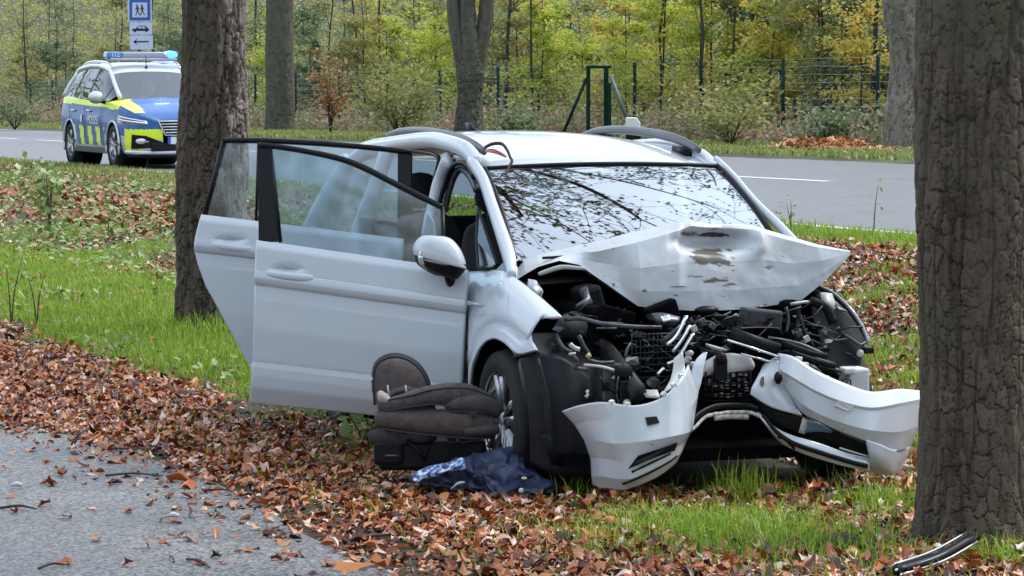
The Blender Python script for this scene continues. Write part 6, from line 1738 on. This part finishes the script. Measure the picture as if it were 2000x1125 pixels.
# ---- hiking car park sign
sd = 108.0
sx = (273 - 1000) / F_PX * sd
sgn = thing('road_sign', 'blue hikers sign with car and arrow plates on a grey pole, above the police car', 'road sign', (sx, sd, float(road_z(85)) - .1))
def sp(px, py, dd=0): return wpt(px, py, sd + dd) - np.array([sx, sd, sgn.location.z])
M_SBLUE = pmat('sign_blue', (.02, .09, .36), .45); M_SWHITE_GLARE = pmat('sign_white_blue_glare', (.52, .57, .74), .45); M_SBLACK = pmat('sign_black', (.012, .012, .016), .5)  # white plates have the lamp's blue glare mixed into their colour
c = sp(273, 98); MB().tube([(0, .12, 0), (0, .12, sp(273, -60)[2])], .06, 10).build('pole', GREYMETAL, sgn)
def panel(name, x0, y0, x1, y1, m, dd=0, parent=None):
    a, b = sp(x0, y1, dd), sp(x1, y0, dd)
    return MB().box(((a[0] + b[0]) / 2, dd, (a[2] + b[2]) / 2), (b[0] - a[0], .03, b[2] - a[2])).build(name, m, parent or sgn, False)
p1 = panel('blue_plate', 250, -24, 296, 42, M_SWHITE_GLARE)
panel('blue_field', 253, -21, 293, 39.5, M_SBLUE, -.02, p1); panel('white_field', 258.5, 5, 287.5, 34, M_SWHITE_GLARE, -.04, p1)
p2 = panel('car_plate', 253, 43.5, 297, 67.5, M_SWHITE_GLARE); p3 = panel('arrow_plate', 254, 69, 298.5, 96.5, M_SWHITE_GLARE)
def mark(name, polys, m, parent, dd):
    mb = MB()
    for P in polys: mb.plate([sp(x, y, dd) for x, y in P], (0, .006, 0))
    return mb.build(name, m, parent, False)
def line(x0, y0, x1, y1, w):
    L = math.hypot(x1 - x0, y1 - y0); nx_, ny_ = -(y1 - y0) / L * w / 2, (x1 - x0) / L * w / 2
    return [(x0 + nx_, y0 + ny_), (x1 + nx_, y1 + ny_), (x1 - nx_, y1 - ny_), (x0 - nx_, y0 - ny_)]
def disc(cx, cy, r): return [(cx + r * math.cos(k * .5236), cy + r * math.sin(k * .5236)) for k in range(12)]
wk = []
for cx in (268.2, 277.6):
    wk += [disc(cx - .6, 10.2, 1.6), line(cx - .3, 12, cx + .2, 20.5, 3.4), line(cx, 20, cx - 3.4, 30.5, 1.7), line(cx, 20, cx + 5.0, 29.5, 1.7), line(cx, 13, cx - 4.2, 18.5, 1.2), line(cx, 13, cx + 4.0, 18.8, 1.2)]
mark('hiker_symbols', wk, M_SBLACK, p1, -.062)
mark('car_symbol', [[(257.5, 58.5), (259, 56.5), (265, 55.8), (270, 51), (271.5, 50.2), (284, 50.2), (290.5, 56.5), (290.8, 60), (288, 60.5), (259, 60.5)], disc(263.5, 60.8, 2.2), disc(286, 60.4, 2.2)], M_SBLACK, p2, -.022)
mark('car_symbol_windows', [[(268.5, 55.3), (271.6, 51.6), (276, 51.6), (276, 55.5)], [(277, 51.6), (282.5, 51.6), (284, 55.6), (277, 55.5)]], M_SWHITE_GLARE, p2, -.030)
mark('arrow_symbol', [line(262, 81.5, 291, 81.2, 2.6), [(260.5, 81.6), (268.5, 75.2), (266, 80), (266, 83.5), (268.5, 88.5)]], M_SBLACK, p3, -.022)

# ================================================================== THE POLICE CAR
PT = math.radians(22.5)
pd_ = 51.6
hub = wpt(232, 284, pd_)
PF, PL = np.array([math.sin(PT), -math.cos(PT), 0]), np.array([math.cos(PT), math.sin(PT), 0])
org = hub + PL * .84; gz_ = hub[2] - .345
police = thing('police_car', 'silver and blue police car with yellow stripes and lit blue lamp, behind a tree', 'police car', (org[0], org[1], gz_), PT - math.pi / 2)
P_SIL = pmat('silver_car_paint', (.50, .51, .53), .3, metal=.35, coat=.8)
P_BLU = pmat('police_blue_foil', (.010, .085, .27), .4, coat=.25)
P_YEL = pmat('fluorescent_yellow_foil', (.68, .83, .02), .35, coat=.4)
st = [(.93, .34, .30, .66, .64), (.90, .55, .27, .74, .72), (.82, .74, .24, .82, .79), (.66, .86, .22, .89, .86), (.40, .92, .21, .97, .92), (.10, .945, .21, 1.03, .965), (-.30, .955, .21, 1.08, .99), (-.9, .958, .21, 1.04, 1.00), (-1.6, .958, .21, 1.05, 1.01),
      (-2.3, .958, .21, 1.07, 1.03), (-2.85, .955, .22, 1.09, 1.05), (-3.3, .94, .24, 1.1, 1.06), (-3.62, .90, .28, 1.09, 1.05), (-3.80, .80, .34, 1.05, 1.02), (-3.86, .60, .38, .98, .96)]
rows = []
for X, W, B, Tz, Sh in st:
    prof = [(0, B), (.7 * W, B), (.93 * W, B + .02), (.985 * W, B + .12), (.995 * W, B + (Sh - B) * .38), (W, B + (Sh - B) * .62), (.985 * W, B + (Sh - B) * .82), (.955 * W, Sh - .02), (.90 * W, Sh + .025), (.6 * W, Sh + (Tz - Sh) * .75), (0, Tz)]
    rows.append([(X, -y, z) for y, z in prof])
half = refine(np.array(rows), 11, 7)
def pcol(X, y, z, top):
    ay = abs(y)
    if X > .30 and z < .60 and X > .1 and (ay < .80 or X > .55):                   # bumper
        return 2 if z > .44 or (ay > .66 and z > .27) else 0
    if top or (X > -.3 and z > .60):
        if X > -.40:
            sh = .62 + .05 * (X < .3)
            if top and ay > .60 and X < .74: return 2
            if (not top) and X < .25 and z > .90: return 2
            return 1
        return 1 if X > -.5 else 0
    belt = .99 + (-X) * .018
    if z > belt - .07: return 2 if z < belt + .03 else 0
    if z > .60 + (-X) * .012: return 1
    if .34 < z and -2.35 < X < -.52:
        f = (X + .08 * (z - .4) / .2 + 2.35) / .27
        return 2 if int(math.floor(f)) % 2 == 1 else 1
    if z > .50 and X > -2.4: return 1
    if z > .50: return 1 if X < -3.2 else 0
    return 0
R_, C_ = half.shape[:2]
def build_half(sign):
    V = half.copy(); V[..., 1] *= sign
    Fc = grid_faces(R_, C_); 
    if sign < 0: Fc = Fc[:, ::-1]
    cen = V.reshape(-1, 3)[Fc].mean(1)
    keep = np.ones(len(Fc), bool)
    for wx in (0, -2.85): keep &= ~((np.hypot(cen[:, 0] - wx, cen[:, 2] - .345) < .40) & (np.abs(cen[:, 1]) > .60))
    return V.reshape(-1, 3), Fc[keep], cen[keep]
Va, Fa, ca = build_half(1); Vb, Fb, cb = build_half(-1)
V = np.concatenate([Va, Vb]); Fq = np.concatenate([Fa, Fb + len(Va)]); cc = np.concatenate([ca, cb])
colj = np.concatenate([np.arange(len(Fa)), np.arange(len(Fb))])
topf = np.zeros(len(cc), bool)
for i, c in enumerate(cc):
    Wi = np.interp(-c[0], [-s_[0] for s_ in st], [s_[1] for s_ in st]); Si = np.interp(-c[0], [-s_[0] for s_ in st], [s_[4] for s_ in st])
    topf[i] = c[2] > Si + .02
idx = [pcol(c[0], c[1], c[2], tpf) for c, tpf in zip(cc, topf)]
mesh('body', V, np.ascontiguousarray(Fq), [P_SIL, P_BLU, P_YEL], police, True, idx)
for wx in (0, -2.85):
    for sg in (-1, 1):
        a = np.linspace(-.35, math.pi + .35, 24)
        MB().tube([(wx + .405 * math.cos(t), .945 * sg, .345 + .405 * math.sin(t)) for t in a], .022, 6).build('wheel_arch', P_SIL if sg else BLACK, police)
        MB().lathe([(.0, .45 * sg), (.41, .45 * sg), (.41, .93 * sg)], 28, 'Y', (wx, 0, .345)).build('wheel_housing', BLACK, police)
pw = make_wheel(police, (0, -.83, .345), .2, .345, .235, .115, 5, spread=.14)
twin(pw, (-2.85, -.83, .345)); twin(pw, (0, .83, .345), math.pi); twin(pw, (-2.85, .83, .345), math.pi)
# cabin
gh = [(-.28, 1.06, .70, .90), (-.62, 1.24, .68, .90), (-1.05, 1.47, .64, .905), (-1.25, 1.54, .63, .905), (-1.8, 1.605, .635, .905), (-2.4, 1.615, .63, .90), (-3.0, 1.585, .61, .885), (-3.4, 1.55, .59, .87), (-3.66, 1.46, .58, .84), (-3.84, 1.08, .62, .80)]
def cab(X, top, yr, yb):
    b = 1.02 + (-X) * .012
    return [(X, -yb, min(b, top)), (X, -(yb * .55 + yr * .45) - .01, b + (top - b) * .45), (X, -yr - .02, top - .05 * (top - b) / .55), (X, -yr * .8, top - .005), (X, -yr * .4, top + .012), (X, 0, top + .016)]
G = np.array([cab(*q) for q in gh])
def mirror_sheet(name, P, m, t=0.0):
    A = np.concatenate([P, P[:, ::-1][:, 1:] * [1, -1, 1]], 1)
    return sheet(name, A, m, police, t, 0)
sheet('windscreen', refine(np.concatenate([G[:3, 2:], (G[:3, 2:] * [1, -1, 1])[:, ::-1][:, 1:]], 1), 4, 3), glassmat('police_windscreen', (.10, .12, .12), .16, wav=.8, wscale=9), police)
sheet('roof', refine(np.concatenate([G[2:9, 2:], (G[2:9, 2:] * [1, -1, 1])[:, ::-1][:, 1:]], 1), 3, 3), P_SIL, police)
sheet('rear_window', refine(np.concatenate([G[8:, 2:], (G[8:, 2:] * [1, -1, 1])[:, ::-1][:, 1:]], 1), 3, 3), GLASS_P, police)
for sg in (1, -1):
    F_ = np.array([1, sg, 1])
    def sidew(x0, x1):
        xs = np.linspace(x0, x1, 6); P = []
        for X in xs:
            k = np.array([np.interp(-X, [-q[0] for q in gh], [q[j] for q in gh]) for j in (1, 2, 3)])
            P.append(cab(X, *k)[:3])
        return np.array(P) * F_
    for x0, x1 in ((-.40, -.70), (-.74, -1.72), (-1.80, -2.72), (-2.80, -3.50)):
        sheet('side_window', refine(sidew(x0, x1), 2, 3), GLASS_P, police)
    for x0, x1 in ((-1.72, -1.80), (-2.72, -2.80), (-.69, -.75)):
        sheet('window_post', refine(sidew(x0, x1) + np.array([0, -.004 * sg, 0]), 2, 3), BLACK, police)
    ap = (G[:4, 2] + [0, -.01, .01]) * F_
    MB().tube(np.concatenate([ap, (G[4:9, 2] + [0, -.005, .005]) * F_]), [.05, .042, .042, .042, .042, .042, .042, .045, .05], 8, .8, smooth=4).build('roof_side_rail', P_SIL, police)
    MB().tube((np.array([(-1.3, -.60, 1.585), (-1.6, -.60, 1.625), (-2.4, -.60, 1.645), (-3.0, -.585, 1.62), (-3.3, -.57, 1.575)])) * F_, .022, 6, smooth=4).build('roof_rail', CHROME, police)
    MB().tube(np.array([(-3.50, -.60, 1.45), (-3.62, -.70, 1.28), (-3.72, -.80, 1.06)]) * F_, [.06, .07, .08], 8, smooth=3).build('tail_pillar', P_SIL, police)
    m_ = MB().ball((-.62, -1.07 * sg if False else -1.06 * sg, 1.08), (.09, .14, .10), 12, 8).build('wing_mirror', P_SIL, police)
    MB().tube([(-.60, -.90 * sg, 1.0), (-.62, -1.02 * sg, 1.03)], .03, 6).build('mirror_arm', BLACK, m_)
    for hx in (-1.50, -2.55):
        MB().tube([(hx + .10, -.965 * sg, .86), (hx, -.985 * sg, .865), (hx - .12, -.965 * sg, .865)], .018, 6, .7, smooth=3).build('door_handle', P_SIL, police)
    for dx0 in (-.66, -1.76, -2.78):
        MB().tube([(dx0, -.962 * sg, .95), (dx0 - .02, -.968 * sg, .7), (dx0 - .04, -.962 * sg, .36)], .004, 4).build('door_gap', BLACK, police)
    MB().box((-1.4, -.935 * sg, .25), (2.0, .05, .10)).build('sill_trim', pmat('dark_sill', (.04, .04, .042), .6), police, False, .01)
    # headlamp
    h = np.array([[(.30, -.925, .80), (.45, -.905, .79), (.62, -.845, .77), (.78, -.72, .745), (.86, -.58, .72)], [(.30, -.93, .70), (.47, -.915, .69), (.66, -.85, .675), (.81, -.73, .665), (.885, -.56, .66)]]) * F_ + np.array([.015, -.012 * sg, 0])
    hl_ = sheet('headlight', refine(h, 3, 4), pmat('headlamp_glass', (.05, .055, .065), .1, coat=1.0), police)
    MB().tube(h[0] * 1.0 + [0.01, -.008 * sg, -.005], .012, 5, smooth=3).tube((h[0] + h[1]) / 2 + [.015, -.01 * sg, 0], .016, 5, smooth=3).build('lamp_strip', pmat('lamp_chrome', (.75, .77, .8), .2, metal=.6), hl_)
    fg = MB().plate(np.array([(.74, -.83, .52), (.86, -.62, .50), (.93, -.34, .40), (.93, -.34, .33), (.84, -.62, .31), (.72, -.84, .30)]) * F_ + [.035, 0, 0], (.012, 0, 0)).build('fog_recess', BLACK, police, False)
    MB().ball(np.array((.84, -.70, .42)) * F_ + [.045, 0, 0], (.03, .10, .045), 10, 6).build('fog_light', pmat('fog_silver', (.5, .52, .55), .25, metal=.5), fg)
    # tail light
    MB().ball((-3.70, -.80 * sg, .95), (.12, .10, .12), 10, 6).build('tail_light', pmat('tail_red', (.35, .02, .02), .25), police)
# grille, lip, plate, badge
gr_ = MB().plate([(.915, -.40, .74), (.915, .40, .74), (.96, .30, .52), (.96, -.30, .52)], (.012, 0, 0)).build('grille', BLACK, police, False)
for k in range(5):
    z = .55 + k * .043; w = .31 + k * .022
    MB().tube([(.975 - .008 * k, -w, z), (.985 - .008 * k, 0, z + .004), (.975 - .008 * k, w, z)], .011, 5).build('grille_bar', CHROME, gr_)
MB().tube([(.92, -.42, .745), (.97, -.31, .51), (.98, 0, .505), (.97, .31, .51), (.92, .42, .745)], .012, 5).build('grille_surround', P_SIL, gr_)
MB().box((.95, 0, .33), (.05, 1.1, .11)).build('lower_intake', BLACK, police, False, .01)
MB().tube([(.62, -.90, .25), (.80, -.78, .245), (.92, -.50, .24), (.955, 0, .24), (.92, .50, .24), (.80, .78, .245), (.62, .90, .25)], .035, 8, .7, smooth=4).build('bumper_lip', P_SIL, police)
MB().tube([(.62, -.86, .20), (.85, -.60, .18), (.93, 0, .18), (.85, .60, .18), (.62, .86, .20)], .03, 6, smooth=3).build('air_dam', BLACK, police)
MB().box((.97, 0, .43), (.02, .52, .11)).build('number_plate', pmat('plate_white', (.7, .7, .7), .4), police, False)
MB().box((.972, -.245, .43), (.022, .05, .11)).build('plate_band', pmat('plate_blue', (.02, .08, .45), .4), police, False)
MB().tube([(.90, -.14, .215), (.92, .14, .215)], .012, 6).build('tow_cover', PALEPART, police)
MB().box((-1.4, 0, .26), (3.6, 1.6, .10)).build('underbody', BLACK, police, False)
MB().box((-2.0, 0, .9), (2.6, 1.3, .3)).build('cabin_interior', INTERIOR, police, False)
for yy in (-.38, .38):
    MB().tube([(-1.5, yy, .8), (-1.58, yy, 1.1), (-1.6, yy, 1.18)], [.2, .22, .1], 10, .4, up=(0, 1, 0)).ball((-1.62, yy, 1.31), (.05, .12, .09), 10, 6).build('seat', SEATFAB, police)
# light bar
lb = MB().box((-1.55, 0, 1.675), (.30, 1.20, .05)).build('light_bar', pmat('light_bar_grey', (.33, .35, .40), .4), police, False, .02)
lb2 = MB().box((-1.55, 0, 1.745), (.26, 1.18, .10)).build('light_bar_cover', pmat('light_bar_lens', (.28, .30, .36), .25, coat=.5), lb, False, .03)
MB().box((-1.55, -.50, 1.745), (.275, .30, .105)).build('blue_lens', pmat('blue_lens_off', (.03, .16, .42), .2, coat=.8), lb, False, .03)
me_, n, l, b = newmat('lit_blue_lamp'); b.inputs['Emission Color'].default_value = (.02, .13, 1.0, 1); b.inputs['Emission Strength'].default_value = 4.5; b.inputs['Base Color'].default_value = (.05, .3, .6, 1)
MB().ball((-1.50, .50, 1.75), (.12, .13, .065), 14, 8).build('lit_lamp', me_, lb)
for k in (-1, 1):
    MB().ball((-1.42 + .0, .44 + .05 * k, 1.75), (.02, .03, .04), 8, 6).build('lamp_reflector', CHROME, lb)
pl = bpy.data.lights.new('blue_beacon', 'POINT'); pl.specular_factor = .05; pl.energy = 60; pl.color = (.10, .16, 1.0); pl.shadow_soft_size = .15
plo = link('blue_beacon', pl, police); plo.location = (-1.95, .52, 2.0)
MB().tube([(-1.18, -.02, 1.56), (-1.2, -.02, 1.66), (-1.21, -.02, 1.74)], .008, 5).ball((-1.18, -.02, 1.55), (.03, .03, .02), 8, 5).build('antenna', BLACK, police)
# lettering
def letters(body, size, loc, rot, m, parent, name='lettering'):
    cu = bpy.data.curves.new(name, 'FONT'); cu.body = body; cu.size = size; cu.align_x = 'CENTER'; cu.align_y = 'CENTER'; cu.extrude = .003
    tmp = link(name, cu); dg = bpy.context.evaluated_depsgraph_get(); me = bpy.data.meshes.new_from_object(tmp.evaluated_get(dg)); bpy.data.objects.remove(tmp)
    me.materials.clear(); me.materials.append(m); o = link(name, me, parent); o.location = loc; o.rotation_euler = rot; return o
M_LET = pmat('silver_lettering', (.62, .66, .74), .4)
letters('POLIZEI', .20, (-1.18, -.972, .715), (math.pi / 2, 0, 0), M_LET, police)
letters('112', .10, (-1.412, -.50, 1.745), (math.pi / 2, 0, math.pi / 2), pmat('pale_lettering', (.65, .75, .85), .4), lb)
star = []
for k in range(16):
    a = k * math.pi / 8; rr_ = .075 if k % 2 == 0 else .05
    star.append((-1.98 + rr_ * math.cos(a), -.974, .74 + rr_ * math.sin(a)))
MB().plate(star, (0, .004, 0)).build('police_star', M_LET, police, False)

# the van-like height of this model: stretch everything above the axles
def stretch(o):
    if o.type == 'MESH' and not o.data.name.startswith(('wheel', 'rim', 'hub_cap', 'brake_disc')):
        if abs(o.location.z) > .01: o.location.z += (o.location.z - .3) * .085
        elif not o.data.get('stretched'):
            v = np.zeros(len(o.data.vertices) * 3); o.data.vertices.foreach_get('co', v); v = v.reshape(-1, 3)
            v[:, 2] += np.maximum(0, v[:, 2] - .3) * .085; o.data.vertices.foreach_set('co', v.ravel()); o.data.update(); o.data['stretched'] = 1
    elif o.type == 'LIGHT': o.location.z += .13
for ch in police.children:
    if ch.name.startswith('wheel') and not ch.name.startswith(('wheel_arch', 'wheel_housing')): continue
    if ch.name.startswith(('wheel_arch', 'wheel_housing')): continue
    stretch(ch)
    for g_ in ch.children: stretch(g_)
